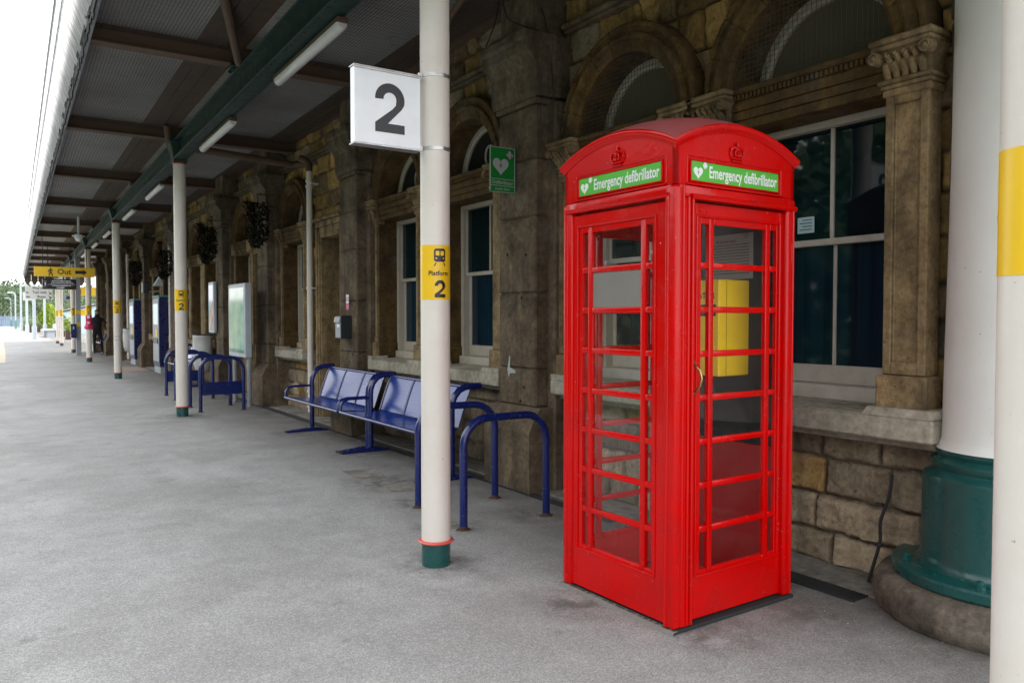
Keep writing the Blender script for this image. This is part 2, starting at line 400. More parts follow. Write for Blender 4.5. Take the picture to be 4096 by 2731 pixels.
def two(h, k=.168):
    w = h * .655; t = h * k
    cx, cy, ro = w * .5, h - w * .5, w * .5
    outer = arc(cx, cy, ro, 182, -14, 22)
    ri = ro - t
    diag_o = [(w * .90, h * .50), (w * .43, t)]
    base = [(w, t), (w, 0), (0, 0), (0, t * 1.0)]
    diag_i = [(w * .585, h * .485), (w * .70, h * .57)]
    inner = arc(cx, cy, ri, -14, 182, 18)
    return poly2d([(x - w / 2, y - h / 2) for x, y in outer + diag_o + base + diag_i + inner])
def heart(cx, cy, s):
    pts = []
    for i in range(40):
        t = 2 * math.pi * i / 40; pts.append((cx + s * 16 * math.sin(t) ** 3 / 17, cy + s * (13 * math.cos(t) - 5 * math.cos(2 * t) - 2 * math.cos(3 * t) - math.cos(4 * t)) / 17))
    return pts
def cross(cx, cy, a, t): return [(cx - t, cy - a), (cx + t, cy - a), (cx + t, cy - t), (cx + a, cy - t), (cx + a, cy + t), (cx + t, cy + t), (cx + t, cy + a), (cx - t, cy + a), (cx - t, cy + t), (cx - a, cy + t), (cx - a, cy - t), (cx - t, cy - t)]
def bolt(cx, cy, s): return [(cx + s * a, cy + s * b) for a, b in ((.25, .75), (-.38, -.08), (-.03, -.06), (-.22, -.75), (.40, .12), (.05, .10))]

# ------------------------------------------------------------------ ground and setting
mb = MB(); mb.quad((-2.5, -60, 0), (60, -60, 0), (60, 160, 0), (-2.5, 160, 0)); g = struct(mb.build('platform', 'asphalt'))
mb = MB(); mb.quad((-2.5, -60, -.012), (-2.5, 160, -.012), (-2.5, 160, -1.0), (-2.5, -60, -1.0)); struct(mb.build('platform_edge', 'concrete'))
mb = MB(); mb.quad((-1500, -1500, -1.0), (1500, -1500, -1.0), (1500, 1500, -1.0), (-1500, 1500, -1.0)); struct(mb.build('ground', 'hill'))
# pale curved edge paving far down the platform
mb = MB(); lo = []; hi = []
for i in range(25):
    y = 30 + i * 5; x = .35 + .55 * (i / 24) ** .6 + max(0, (y - 60)) * .004
    hi.append((x, y, .005)); lo.append((-1.9, y, .005))
mb.grid([lo, hi]); struct(mb.build('edge_paving', 'cream_pave'))
# hillside behind the far end
rows = []
for i in range(30):
    x = -160 + i * 12; rows.append([(x, y, -1 + max(0, (y - 190)) * .085 * (1 + .3 * math.sin(x * .03)) * (1.0 if x < 30 else .8)) for y in (185, 200, 230, 280, 340)])
mb = MB(); mb.grid(rows); mb.smooth = True; struct(mb.build('hillside', 'hill'))
# pale concrete strip at the foot of the wall
mb = MB(); mb.box(3.78, 4.2, 1.2, 38, -.05, .012); struct(mb.build('wall_apron', 'concrete'))

# slot drain with ribs
mb = MB()
for x0 in (3.615, 3.672): mb.box(x0, x0 + .042, 4.2, 20, .001, .006)
mb.build('slot_drain', 'drain'); d = bpy.data.objects['slot_drain']
tag(d, 'twin dark slots of a drain channel sunk along the wall foot', 'drain')
mb = MB()
for k in range(95): mb.box(3.645, 3.785, 2.33 + k * .018, 2.338 + k * .018, .003, .010)
mb.box(3.635, 3.645, 2.32, 4.05, .002, .011); mb.box(3.785, 3.795, 2.32, 4.05, .002, .011)
o = mb.build('drain_grate', 'drain'); tag(o, 'black ribbed drain grating in the ground between phone box and big column', 'drain grate')
mb = MB(); mb.box(3.645, 3.785, 2.33, 4.04, .0005, .002); mb.build('channel_bed', 'black', o)

# repair patches and bits of litter on the platform
for nm, pts, mt, z_ in (('repair_patch', [(2.72, 6.62), (2.98, 6.55), (3.04, 6.98), (2.74, 7.03)], 'concrete', .003), ('repair_patch', [(2.75, 5.95), (3.0, 5.9), (3.05, 6.22), (2.8, 6.3)], 'concrete', .003), ('repair_patch', [(3.0, 23.6), (3.6, 23.4), (3.6, 25.6), (2.9, 25.6)], 'tanpave', .003)):
    mb = MB(); mb.poly([(x, y, z_) for x, y in pts]); struct(mb.build(nm, mt))
mb = MB(); rr = random.Random(15)
for k in range(90):
    x, y = rr.uniform(1.2, 3.6), 1.8 + 9 * rr.random() ** 1.5; mb.ball((x, y, .002), rr.uniform(.002, .005), 1, (1, 1.3, .6))
tag(mb.build('litter_specks', 'greywhite'), 'tiny pale specks of grit and gum scattered over the platform surface', 'grit', None, 'stuff')
# ------------------------------------------------------------------ numpy noise for the block wall
_rg = np.random.default_rng(7); _lat = _rg.random((512, 512))
def vnoise(a, b, sc, sd=0):
    a = a * sc + sd * 17.3; b = b * sc + sd * 9.1
    i = np.floor(a).astype(int); j = np.floor(b).astype(int); fa = a - i; fb = b - j
    fa = fa * fa * (3 - 2 * fa); fb = fb * fb * (3 - 2 * fb)
    g = lambda p, q: _lat[p % 512, q % 512]
    return (g(i, j) * (1 - fa) + g(i + 1, j) * fa) * (1 - fb) + (g(i, j + 1) * (1 - fa) + g(i + 1, j + 1) * fa) * fb
def fbm(a, b, sc, o=4, sd=0):
    s = 0; am = 1; t = 0
    for k in range(o): s = s + am * vnoise(a, b, sc * 2 ** k, sd + k); t += am; am *= .55
    return s / t
ZB = [0.0]
_r = np.random.default_rng(11)
while ZB[-1] < 4.6: ZB.append(ZB[-1] + (_r.uniform(.185, .245) if ZB[-1] < 2.4 else _r.uniform(.23, .30)))
ZB = np.array(ZB); YB = []
for k in range(len(ZB)):
    y = [-1.0 - _r.uniform(0, .4)]
    while y[-1] < 45: y.append(y[-1] + _r.choice([.24, .33, .42, .55]) * _r.uniform(.85, 1.15))
    YB.append(np.array(y))
def wall_mesh(name, y0, y1, z0, z1, step, holes, xw, parent, edge=None):
    ny = int(round((y1 - y0) / step)) + 1; nz = int(round((z1 - z0) / step)) + 1
    Y, Z = np.meshgrid(np.linspace(y0, y1, ny), np.linspace(z0, z1, nz), indexing='ij')
    jy = Y + (fbm(Y, Z, 9, 3, 1) - .5) * .03; jz = Z + (fbm(Y, Z, 9, 3, 5) - .5) * .03
    ci = np.clip(np.searchsorted(ZB, jz) - 1, 0, len(ZB) - 2)
    dz = np.minimum(jz - ZB[ci], ZB[ci + 1] - jz)
    bi = np.zeros_like(ci); dy = np.zeros_like(Y)
    for c in np.unique(ci):
        m = ci == c; yb = YB[c]; k = np.clip(np.searchsorted(yb, jy[m]) - 1, 0, len(yb) - 2)
        bi[m] = k; dy[m] = np.minimum(jy[m] - yb[k], yb[k + 1] - jy[m])
    d = np.minimum(dz, dy); hid = (ci * 131 + bi * 71) % 512
    r1 = _lat[hid, 3]; r2 = _lat[hid, 77]; r3 = _lat[hid, 200]
    e = np.clip((d - .004) / .022, 0, 1); e = e * e * (3 - 2 * e)
    rough = fbm(Y + r1 * 9, Z, 7, 5, 3)
    h = e * (.018 + .026 * r1 + (rough - .5) * .085) + (fbm(Y, Z, 40, 2, 8) - .5) * .006
    X = xw - h
    # colour of each block: ochre above, greyer below the sills
    och = np.stack([.21 + .08 * r2, .132 + .05 * r2, .050 + .02 * r2], -1)
    gry = np.stack([.150 + .075 * r2, .120 + .058 * r2, .082 + .04 * r2], -1)
    brn = np.stack([.15 + .05 * r2, .105 + .03 * r2, .06 + .02 * r2], -1)
    low = (Z < .95)[..., None]
    c = np.where(low, np.where((r3 < .04)[..., None], och * .7, gry), np.where((r3 < .3)[..., None], brn, np.where((r3 > .85)[..., None], gry * .8, och)))
    c = c * (.55 + .75 * r1[..., None])
    mort = np.array([.045, .035, .025]); f = np.clip((d - .002) / .012, 0, 1)[..., None]
    c = mort * (1 - f) + c * f
    soot = np.clip((fbm(Y, Z, .9, 4, 12) - .50) * 4, 0, 1)[..., None]
    c = c * (1 - .55 * soot)
    cy = (Y[:-1, :-1] + Y[1:, 1:]) / 2; cz = (Z[:-1, :-1] + Z[1:, 1:]) / 2
    keep = np.ones_like(cy, bool)
    for (kind, yc, hw, zb, zs) in holes:
        if kind == 'arch':
            keep &= ~((np.abs(cy - yc) < hw) & (cz > zb) & (cz < zs)); keep &= ~(((cy - yc) ** 2 + (cz - zs) ** 2 < hw * hw) & (cz >= zs))
        else: keep &= ~((np.abs(cy - yc) < hw) & (cz > zb) & (cz < zs))
    idx = np.arange(ny * nz).reshape(ny, nz)
    q = np.stack([idx[:-1, :-1], idx[:-1, 1:], idx[1:, 1:], idx[1:, :-1]], -1)[keep]
    V = np.stack([X, Y, Z], -1).reshape(-1, 3)
    me = bpy.data.meshes.new(name)
    me.vertices.add(len(V)); me.vertices.foreach_set('co', V.astype(np.float32).ravel())
    me.loops.add(q.size); me.loops.foreach_set('vertex_index', q.astype(np.int32).ravel())
    me.polygons.add(len(q)); me.polygons.foreach_set('loop_start', np.arange(0, q.size, 4, dtype=np.int32)); me.polygons.foreach_set('loop_total', np.full(len(q), 4, np.int32))
    me.update(calc_edges=True); me.validate()
    at = me.color_attributes.new('Col', 'FLOAT_COLOR', 'POINT')
    at.data.foreach_set('color', np.concatenate([c.reshape(-1, 3), np.ones((ny * nz, 1))], 1).astype(np.float32).ravel())
    return link_mesh(name, me, 'stone', parent, 60, True)

# ------------------------------------------------------------------ the station building
bld = thing('station_building', 'long sandstone station building with arched windows and projecting piers', 'building', (0, 0, 0))
XW, XT, XP = 4.10, 3.97, 3.76
ZL, ZS, ZT, ZSP = .97, .82, 2.65, 2.89         # sill top, sill bottom, sash top, arch spring
WIN = [2.90, 4.47, 6.81, 8.41, 12.2, 15.15, 17.75, 19.2, 22.75, 24.35, 28.1, 31.6, 35.2]
DOOR = [10.62, 14.05, 26.5, 33.6]
PIER = [5.58, 9.39, 13.15, 16.1, 20.95, 25.5, 30.0, 34.0, 37.7]
holes = [('arch', y, .63, .85, ZSP) for y in WIN] + [('rect', y, .42, .02, 2.66) for y in DOOR]
wall_mesh('wall', 1.3, 5.6, 0, 4.3, .0125, holes, XW, bld)
wall_mesh('wall', 5.6, 14.0, 0, 4.3, .025, holes, XW, bld)
wall_mesh('wall', 14.0, 38.0, 0, 4.3, .06, holes, XW, bld)
mb = MB(); mb.box(4.75, 5.0, .9, 38.0, 0, 4.28); mb.box(4.12, 4.75, 37.9, 38.0, 0, 4.28); mb.box(4.12, 4.75, .9, 1.35, 0, 4.28); mb.build('wall', 'pier', bld)
mb = MB()
for a, b in ((1.9, 5.24), (5.92, 9.06), (9.72, 12.84), (13.46, 15.8), (16.4, 37.6)):   # string course
    mb.box(4.0, 4.12, a, b, 3.80, 3.83, .006); mb.box(3.965, 4.12, a, b, 3.832, 3.875, .01)
mb.build('string_course', 'pier', bld)

def pier(yc, hw=.28, near=False):
    xf = XP; b = .014 if near else .01
    mb = MB()
    mb.box(xf + .125, 4.12, yc - hw - .10, yc + hw + .10, 0, 3.24, b)           # wider back slab
    zs = [.70, 1.02, 1.66, 2.30, 2.78, 3.22]
    for i in range(5): mb.box(xf, 4.0, yc - hw, yc + hw, zs[i] + .004, zs[i + 1] - .004, b)
    mb.box(xf + .02, 3.98, yc - hw + .02, yc + hw - .02, .6, 3.3)
    # splayed plinth
    p = [(xf - .11, 0), (xf - .115, .50), (xf - .07, .60), (xf - .0, .70), (4.05, .70), (4.05, 0)]
    mb.prism(p, lambda x, z: (x, yc - hw - .07, z), lambda x, z: (x, yc + hw + .07, z))
    o = mb.build('pier', 'pier', bld)
    mb = MB()
    mb.box(xf - .025, 4.1, yc - hw - .025, yc + hw + .025, 3.222, 3.27, .012)
    pr = [(4.1, 3.272), (xf - .01, 3.272), (xf - .03, 3.32), (xf - .035, 3.52), (xf - .10, 3.60), (xf - .13, 3.62), (xf - .13, 3.70), (xf - .16, 3.72), (xf - .16, 3.775), (4.1, 3.775)]
    mb.prism(pr, lambda x, z: (x, yc - hw - .07, z), lambda x, z: (x, yc + hw + .07, z))
    mb.box(xf + .01, 4.1, yc - hw + .01, yc + hw - .01, 3.778, 4.28, .01)
    mb.build('capital', 'pier', o)
for i, y in enumerate(PIER): pier(y, .28, i < 2)

def capital(mb, y0, y1, xf, z0=2.64, z1=2.88):
    """carved capital: necking, bell, leaves, corner volutes, thick irregular abacus"""
    yc = (y0 + y1) / 2; hw = (y1 - y0) / 2
    mb.box(xf - .02, 4.06, y0 - .02, y1 + .02, z0, z0 + .022, .006); mb.box(xf - .035, 4.06, y0 - .032, y1 + .032, z0 + .024, z0 + .046, .008)
    p = [(0, z0 + .046), (.0, z0 + .10), (.02, z0 + .15), (.055, z0 + .185)]
    mb.grid([[(xf - a, y0 - a * .8, z), (xf - a, y1 + a * .8, z), (4.06, y1 + a * .8, z), (4.06, y0 - a * .8, z)] for a, z in p], closed_v=True)
    rnd = random.Random(int(y0 * 1000))
    for k in range(5):                                      # acanthus-like leaves
        yy = y0 + (k + .5) * (y1 - y0) / 5
        mb.tube([(xf - .004, yy, z0 + .045), (xf - .022, yy + rnd.uniform(-.004, .004), z0 + .09), (xf - .048, yy, z0 + .12), (xf - .058, yy, z0 + .105)], [.020, .022, .015, .007], 7)
    for k in range(4):
        yy = y0 + (k + 1) * (y1 - y0) / 5
        mb.tube([(xf - .01, yy, z0 + .09), (xf - .04, yy, z0 + .135), (xf - .075, yy, z0 + .160), (xf - .072, yy, z0 + .148)], [.016, .017, .012, .006], 7)
    for sy in (y0 - .02, y1 + .02):
        mb.tube([(xf - .085, sy, z0 + .155), (xf - .03, sy, z0 + .155)], .034, 12); mb.ball((xf - .088, sy, z0 + .155), .016, 1)
        pts = [(xf - .086, sy + (.028 - .0018 * t) * math.cos(t * .7), z0 + .155 + (.028 - .0018 * t) * math.sin(t * .7)) for t in range(13)]
        mb.tube(pts, .006, 6)
    mb.box(xf - .075, 4.06, y0 - .045, y1 + .045, z0 + .187, z0 + .215, .007); mb.box(xf - .085, 4.06, y0 - .055, y1 + .055, z0 + .217, z1 + .01, .01)
def pilaster(mb, y0, y1, xf, detail):
    mb.box(xf - .03, 4.06, y0 - .022, y1 + .022, ZL + .002, 1.15, .012)
    if detail:
        mb.box(xf + .022, 4.06, y0 + .004, y1 - .004, 1.152, 2.638)
        e = .045
        mb.box(xf, xf + .03, y0, y0 + e, 1.152, 2.638, .005); mb.box(xf, xf + .03, y1 - e, y1, 1.152, 2.638, .005)
        mb.box(xf, xf + .03, y0 + e, y1 - e, 1.152, 1.22, .005); mb.box(xf, xf + .03, y0 + e, y1 - e, 2.56, 2.638, .005)
        for a, b in ((y0 + e, y0 + e + .012), (y1 - e - .012, y1 - e)): mb.box(xf + .011, xf + .03, a, b, 1.22, 2.56, .004)
        mb.box(xf - .012, 4.06, y0 - .012, y1 + .012, 2.60, 2.638, .006)
    else:
        mb.box(xf, 4.06, y0, y1, 1.152, 2.638, .008)
def window(yc, kind, side=''):
    """kind: 'near' fully carved, 'mid', 'far'"""
    det = kind == 'near'; hw = .53; xf = 3.93 if det else 3.95
    n = 40 if det else (24 if kind == 'mid' else 16)
    mb = MB()
    # archivolt sweep with its deep soffit
    pf = [(.752, 4.08), (.750, 3.965), (.742, 3.945), (.722, 3.938), (.705, 3.942), (.700, 3.955), (.668, 3.952), (.660, 3.930), (.640, 3.925), (.622, 3.935), (.615, 3.955), (.560, 3.958), (.550, 3.97), (.535, 3.975), (.535, 4.32)]
    AN = [(math.pi * k / n, 0) for k in range(n + 1)]
    if kind != 'far':
        for k in range(1, 9): AN += [(math.pi * (k / 9) - .010, 0), (math.pi * (k / 9), .009), (math.pi * (k / 9) + .010, 0)]
        AN.sort()
    mb.grid([[(x + gr_, yc + (r - gr_) * math.cos(a_) if r > .6 else yc + r * math.cos(a_), ZSP + (r - gr_ if r > .6 else r) * math.sin(a_)) for a_, gr_ in AN] for r, x in pf])
    # splayed jamb returns
    for s in (-1, 1):
        a, b = sorted((yc + s * hw, yc + s * (hw + .10)))
        mb.box(3.985, 4.32, a, b, ZL + .001, ZT + .2)
        mb.box(3.965, 4.31, *sorted((yc + s * (hw - .022), yc + s * (hw + .02))), ZL + .001, 1.15, .01)
    PB = MB(); PIL = []
    if det or kind == 'mid':
        for s in (-1, 1):
            a, b = sorted((yc + s * (hw + .005), yc + s * (hw + .235)))
            pilaster(PB, a, b, xf, det or yc > 8); PB.build('pilaster', 'trim', None, ang=35); PIL.append(bpy.context.scene.collection.objects[-1]); PB = MB()
    else:
        for s in (-1, 1):
            a, b = sorted((yc + s * (hw + .005), yc + s * (hw + .20))); PB.box(xf, 4.06, a, b, ZL, 2.64, .01); PB.build('pilaster', 'trim', None, ang=35); PIL.append(bpy.context.scene.collection.objects[-1]); PB = MB()
    # entablature over the sash, stepped, with a dentil row
    mb.box(3.99, 4.30, yc - hw, yc + hw, ZT - .005, 2.70, .004); mb.box(3.975, 4.30, yc - hw, yc + hw, 2.702, 2.755, .004)
    mb.box(3.96, 4.30, yc - hw, yc + hw, 2.757, 2.815, .004); mb.box(3.925, 4.30, yc - hw, yc + hw, 2.853, ZSP, .008)
    mb.box(3.965, 4.30, yc - hw, yc + hw, 2.816, 2.852)
    if kind != 'far':
        for k in range(34):
            y = yc - hw + .008 + k * .031; mb.box(3.94, 3.966, y, y + .018, 2.819, 2.850)
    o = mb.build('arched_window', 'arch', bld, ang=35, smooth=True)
    for q in PIL: q.parent = o
    if kind != 'far' or True:
        for s in (-1, 1):
            a, b = sorted((yc + s * (hw + .005), yc + s * (hw + (.235 if kind != 'far' else .2))))
            if kind == 'far': mb = MB(); mb.box(xf - .05, 4.06, a - .03, b + .03, 2.65, 2.88, .02)
            else: mb = MB(); capital(mb, a, b, xf)
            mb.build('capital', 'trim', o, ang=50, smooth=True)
    # sashes
    X0 = 4.24; sm = 'sashw' if det else 'sash'
    mb = MB(); f = .05
    mb.box(X0 - .02, 4.33, yc - hw, yc - hw + f, ZL, ZT - .006, .004); mb.box(X0 - .02, 4.33, yc + hw - f, yc + hw, ZL, ZT - .006, .004)
    mb.box(X0 - .02, 4.33, yc - hw + f, yc + hw - f, ZT - .05, ZT - .006, .004)
    mb.box(X0 - .05, 4.34, yc - hw, yc + hw, ZL - .01, ZL + .075, .006)              # timber sill
    i0, i1 = yc - hw + f, yc + hw - f
    mb.box(X0 + .02, X0 + .055, i0, i1, 1.895, 1.935, .003)                        # meeting rail
    mb.box(X0 + .02, X0 + .05, i0, i0 + .02, 1.935, ZT - .05, .003); mb.box(X0 + .02, X0 + .05, i1 - .02, i1, 1.935, ZT - .05, .003)
    mb.box(X0 + .02, X0 + .05, yc - .012, yc + .012, 1.935, ZT - .05, .003)
    mb.box(X0 + .058, X0 + .085, i0, i0 + .04, 1.16, 1.894, .003); mb.box(X0 + .058, X0 + .085, i1 - .04, i1, 1.16, 1.894, .003)
    mb.box(X0 + .055, X0 + .09, i0, i1, ZL + .077, 1.16, .004)
    if det: mb.box(X0 + .06, X0 + .085, yc - .011, yc + .011, 1.16, 1.894, .003)
    mb.build('sash_frame', sm, o)
    mb = MB(); mb.quad((X0 + .035, i0 + .01, 1.93), (X0 + .035, i1 - .01, 1.93), (X0 + .035, i1 - .01, ZT - .04), (X0 + .035, i0 + .01, ZT - .04)); mb.build('glass_pane', 'window', o)
    mb = MB(); mb.quad((X0 + .07, i0 + .01, 1.15), (X0 + .07, i1 - .01, 1.15), (X0 + .07, i1 - .01, 1.90), (X0 + .07, i0 + .01, 1.90)); mb.build('glass_pane', 'blind' , o)
    # tympanum: pale arched frame, board, wire net in front
    ri, ro = .462, .534
    mb = MB(); mb.grid([[(x, yc + r * math.cos(math.pi * k / n), ZSP + .003 + r * math.sin(math.pi * k / n)) for k in range(n + 1)] for r, x in ((ro, 4.27), (ro, 4.235), (ri + .015, 4.225), (ri, 4.24), (ri, 4.28))])
    mb.box(4.235, 4.28, yc - ri, yc + ri, ZSP + .003, ZSP + .03, .003)
    mb.build('fanlight_frame', 'sash', o, smooth=True)
    mb = MB(); mb.poly([(4.262, yc + .5 * math.cos(math.pi * k / n), ZSP + .005 + .5 * math.sin(math.pi * k / n)) for k in range(n + 1)])
    mb.build('fanlight_board', 'olive' if det else 'dark', o)
    if det:
        mb = MB(); t = .0014; r = .533; k = -16
        for k in range(-16, 17):
            y = k * .032; hgt = math.sqrt(max(0, r * r - y * y))
            if hgt > .02: mb.box(3.998, 4.0, yc + y - t, yc + y + t, ZSP + .004, ZSP + hgt)
        for k in range(1, 17):
            z = k * .032; hy = math.sqrt(max(0, r * r - z * z))
            if hy > .02: mb.box(3.9965, 3.9978, yc - hy, yc + hy, ZSP + z - t, ZSP + z + t)
        mb.build('wire_net', 'wire', o)
    elif kind == 'mid':
        mb = MB(); pts = [(4.25, yc - .02 + .085 * math.cos(a * .3927), 3.10 + .10 * math.sin(a * .3927)) for a in range(17)]
        mb.tube(pts, .012, 6); mb.build('round_vent', 'sash', o)
    return o
for y in WIN:
    window(y, 'near' if y < 5 else ('mid' if y < 13 else 'far'))
# sills: raised stools under the pilasters, sloping between
def sill(y0, y1, ws, mat='sill'):
    mb = MB()
    mb.box(3.85, 4.22, y0, y1, ZS, .94, .010)
    pr = [(3.853, .9405), (3.853, .945), (4.26, .968), (4.26, .9405)]
    mb.prism(pr, lambda x, z: (x, y0 + .01, z), lambda x, z: (x, y1 - .01, z))
    segs = [y0] + [v for yc in ws for v in (yc - .50, yc + .50)] + [y1]
    for i in range(0, len(segs), 2):
        a, b = segs[i], segs[i + 1]
        q = [(a - (0.03 if i else 0), .945), (b + (0.03 if i + 2 < len(segs) else 0), .945), (b, .985), (a, .985)]
        mb.prism(q, lambda y, z: (3.856, y, z), lambda y, z: (4.08, y, z))
    mb.box(3.93, 4.2, y0 + .02, y1 - .02, .78, ZS - .001, .008)
    mb.build('window_sill', mat, bld)
sill(2.05, 5.22, (2.90, 4.47)); sill(6.02, 9.0, (6.81, 8.41), 'sill'); sill(11.45, 12.80, (12.2,)); sill(14.5, 15.75, (15.15,)); sill(16.95, 20.0, (17.75, 19.2), 'trim')
for y in WIN[8:]: sill(y - .78, y + .78, (y,), 'trim')
def doorway(yc):
    mb = MB(); hw = .36
    for s in (-1, 1):
        for k, (a, x) in enumerate(((0, 3.99), (.035, 3.97), (.085, 3.95))):
            p, q = sorted((yc + s * (hw + a), yc + s * (hw + a + (.035, .05, .05)[k]))); mb.box(x, 4.3, p, q, .012, 2.66 + a, .005)
    mb.box(3.97, 4.3, yc - hw, yc + hw, 2.60, 2.66, .005); mb.box(3.95, 4.3, yc - hw - .135, yc + hw + .135, 2.75, 2.83, .008); mb.box(3.90, 4.2, yc - hw - .17, yc + hw + .17, 2.832, 2.88, .01)
    mb.box(3.97, 4.3, yc - hw - .03, yc + hw + .03, 2.662, 2.748, .005)
    o = mb.build('doorway', 'trim', bld)
    mb = MB(); mb.box(4.28, 4.32, yc - hw, yc + hw, .015, 2.6)
    for a, b in ((.15, .95), (1.15, 2.4)):
        for s in (-1, 1): mb.box(4.265, 4.279, *sorted((yc + s * .05, yc + s * .30)), a, b, .006)
    mb.build('door_leaf', 'brownwood', o)
for y in DOOR: doorway(y)
for (y, z) in ((5.72, 2.0), (5.44, 1.98), (5.50, 1.62), (5.47, .86), (5.52, .74), (5.50, .52), (9.25, 1.0), (9.35, .9), (9.3, 2.45)):
    mb = MB(); mb.ball((3.757, y, z), .013, 1, (.5, 1, 1.3)); mb.build('rusty_fixing', 'dark', bld)
# quoin blocks beside the big column
mb = MB(); z = .99; rr = random.Random(5)
while z < 4.2:
    h = rr.uniform(.17, .25); mb.box(4.01 - rr.uniform(0, .012), 4.12, 1.98, 2.075, z + .006, z + h - .006, .016, 2); z += h
mb.build('quoin', 'pier', bld, smooth=True)
# loose cables looping down the wall and pier
mb = MB(); rr = random.Random(3)
def cable(mb, pts, r=.006, n=14):
    P = [Vector(p) for p in pts]; out = []
    for i in range(len(P) - 1):
        p0, p1, p2, p3 = P[max(i - 1, 0)], P[i], P[i + 1], P[min(i + 2, len(P) - 1)]
        for k in range(n):
            t = k / n; out.append(.5 * ((2 * p1) + (p2 - p0) * t + (2 * p0 - 5 * p1 + 4 * p2 - p3) * t * t + (3 * p1 - p0 - 3 * p2 + p3) * t ** 3))
    out.append(P[-1]); mb.tube(out, r, 6)
cable(mb, [(3.80, 5.42, 4.2), (3.83, 5.27, 3.9), (3.87, 5.23, 3.5), (3.90, 5.22, 3.15), (3.92, 5.10, 3.0), (3.88, 4.98, 2.915), (3.9, 4.85, 2.90)])
cable(mb, [(3.62, 5.62, 4.22), (3.61, 5.52, 3.98), (3.62, 5.42, 3.88), (3.78, 5.28, 3.80)])
cable(mb, [(3.72, 5.80, 4.22), (3.66, 5.76, 4.0), (3.60, 5.82, 3.79)])
tag(mb.build('wall_cable', 'rubber'), 'thin black cables looping down beside the nearest stone pier', 'cable')
mb = MB(); cable(mb, [(3.985, 2.33, .615), (3.975, 2.34, .5), (3.965, 2.38, .36), (3.97, 2.385, .25), (3.96, 2.41, .13), (3.94, 2.43, .02)], .010)
for z_ in (.44, .22): mb.box(3.955, 3.985, 2.37, 2.41, z_, z_ + .015, .003)
tag(mb.build('ground_cable', 'rubber'), 'short black cable clipped to the stone blocks beside the big column base', 'cable')

# ------------------------------------------------------------------ big iron column on its stone base
cc = (4.10, 1.80)
col = thing('iron_column', 'thick white iron column with flanged green base on a round stone block', 'column', (cc[0], cc[1], 0))
mb = MB(); n = 64; rows = []
for r, z in [(.575, .0), (.600, .03), (.607, .07), (.597, .13), (.572, .165), (.50, .185), (0.05, .186)]:
    rows.append([((r + .012 * (float(vnoise(np.array(k * .35), np.array(z * 9), 1, 3)) - .5)) * math.cos(2 * math.pi * k / n), (r + .012 * (float(vnoise(np.array(k * .35), np.array(z * 9), 1, 3)) - .5)) * math.sin(2 * math.pi * k / n), z) for k in range(n)])
mb.grid(rows, closed_v=True); mb.build('stone_base', 'dirtystone', col, smooth=True, ang=60)
mb = MB(); mb.lathe([(.10, .187), (.51, .187), (.516, .195), (.516, .232), (.508, .242), (.41, .246), (.395, .26), (.385, .30), (.380, .66), (.375, .685), (.345, .70), (.335, .715), (.345, .735), (.345, .755), (.325, .768), (.315, .775), (.325, .795), (.315, .81), (.2, .811)], n=56)
mb.build('green_pedestal', 'green', col, ang=35)
mb = MB()
for a in (190, 250, 310, 130): 
    mb.lathe([(.024, 0), (.024, .014), (.017, .018), (.017, .03), (.01, .036), (0.001, .037)], (.455 * math.cos(R(a)), .455 * math.sin(R(a))), 8, .243)
mb.build('bolt', 'green', col)
mb = MB(); mb.lathe([(.325, .811), (.312, .83), (.300, .86), (.296, .95), (.274, 2.2), (.268, 3.4), (.27, 3.8), (.30, 3.85), (.33, 4.0), (.35, 4.24)], n=56); mb.build('shaft', 'white_col', col)

# ------------------------------------------------------------------ canopy (own axis, slightly turned from the wall)
TH = math.atan(.0203)
cano = thing('platform_canopy', 'long canopy roof over the platform with green beam, brown rafters and wire mesh', 'canopy', (2.08, 0, 0), -TH)
S0, S1 = -0.8, 58.0; TL, TR, ZC = -1.48, 1.36, 4.25
mb = MB(); mb.box(TL, TR + .01, S0, S1, ZC, ZC + .04); mb.build('ceiling', 'ceiling', cano)
mb = MB(); mb.box(TL, 2.1, S0, S1, ZC + .045, ZC + .12); mb.build('roof', 'dark', cano)
mb = MB()                                                             # brown plank strips
for a, b in ((-.48, -.36), (-.35, -.21), (-.20, -.02), (TR - .02, 1.52), (1.53, 1.68), (1.69, 1.84), (1.85, 2.05)):
    y = S0
    while y < S1: mb.box(a, b, y + .004, min(y + 3.9, S1), ZC - .022, ZC - .001, .003); y += 3.9
mb.build('plank', 'brownwood', cano)
rs = [0.2, 4.2, 8.45, 12.45, 16.7, 21.05, 25.4, 29.4, 33.5, 37.4, 41.5, 46.8, 51.3, 55.6]
for s_ in rs:
    mb = MB(); mb.box(TL, 1.95, s_ - .055, s_ + .055, 4.085, ZC - .002, .006); mb.box(TL, 1.95, s_ - .085, s_ + .085, 4.065, 4.084, .004)
    mb.build('rafter', 'brownwood', cano)
    mb = MB(); mb.box(-.16, .16, s_ - .11, s_ + .11, 4.03, 4.064, .006)
    for dx in (-.13, .13):
        for dy in (-.08, .08): mb.lathe([(.018, 0), (.018, .02), (.001, .022)], (dx, s_ + dy), 6, 4.01)
    mb.build('rafter_plate', 'dgreen', cano)
mb = MB()                                                             # green riveted I-beam
mb.box(-.013, .013, S0, S1, 3.775, 4.03); mb.box(-.095, .095, S0, S1, 3.755, 3.775, .003); mb.box(-.095, .095, S0, S1, 4.012, 4.03, .003)
k = S0 + .1
while k < 16:
    for dx in (-.06, .06): mb.ball((dx, k, 3.754), .011, 1, (1, 1, .6))
    k += .12
mb.build('beam', 'dgreen', cano)
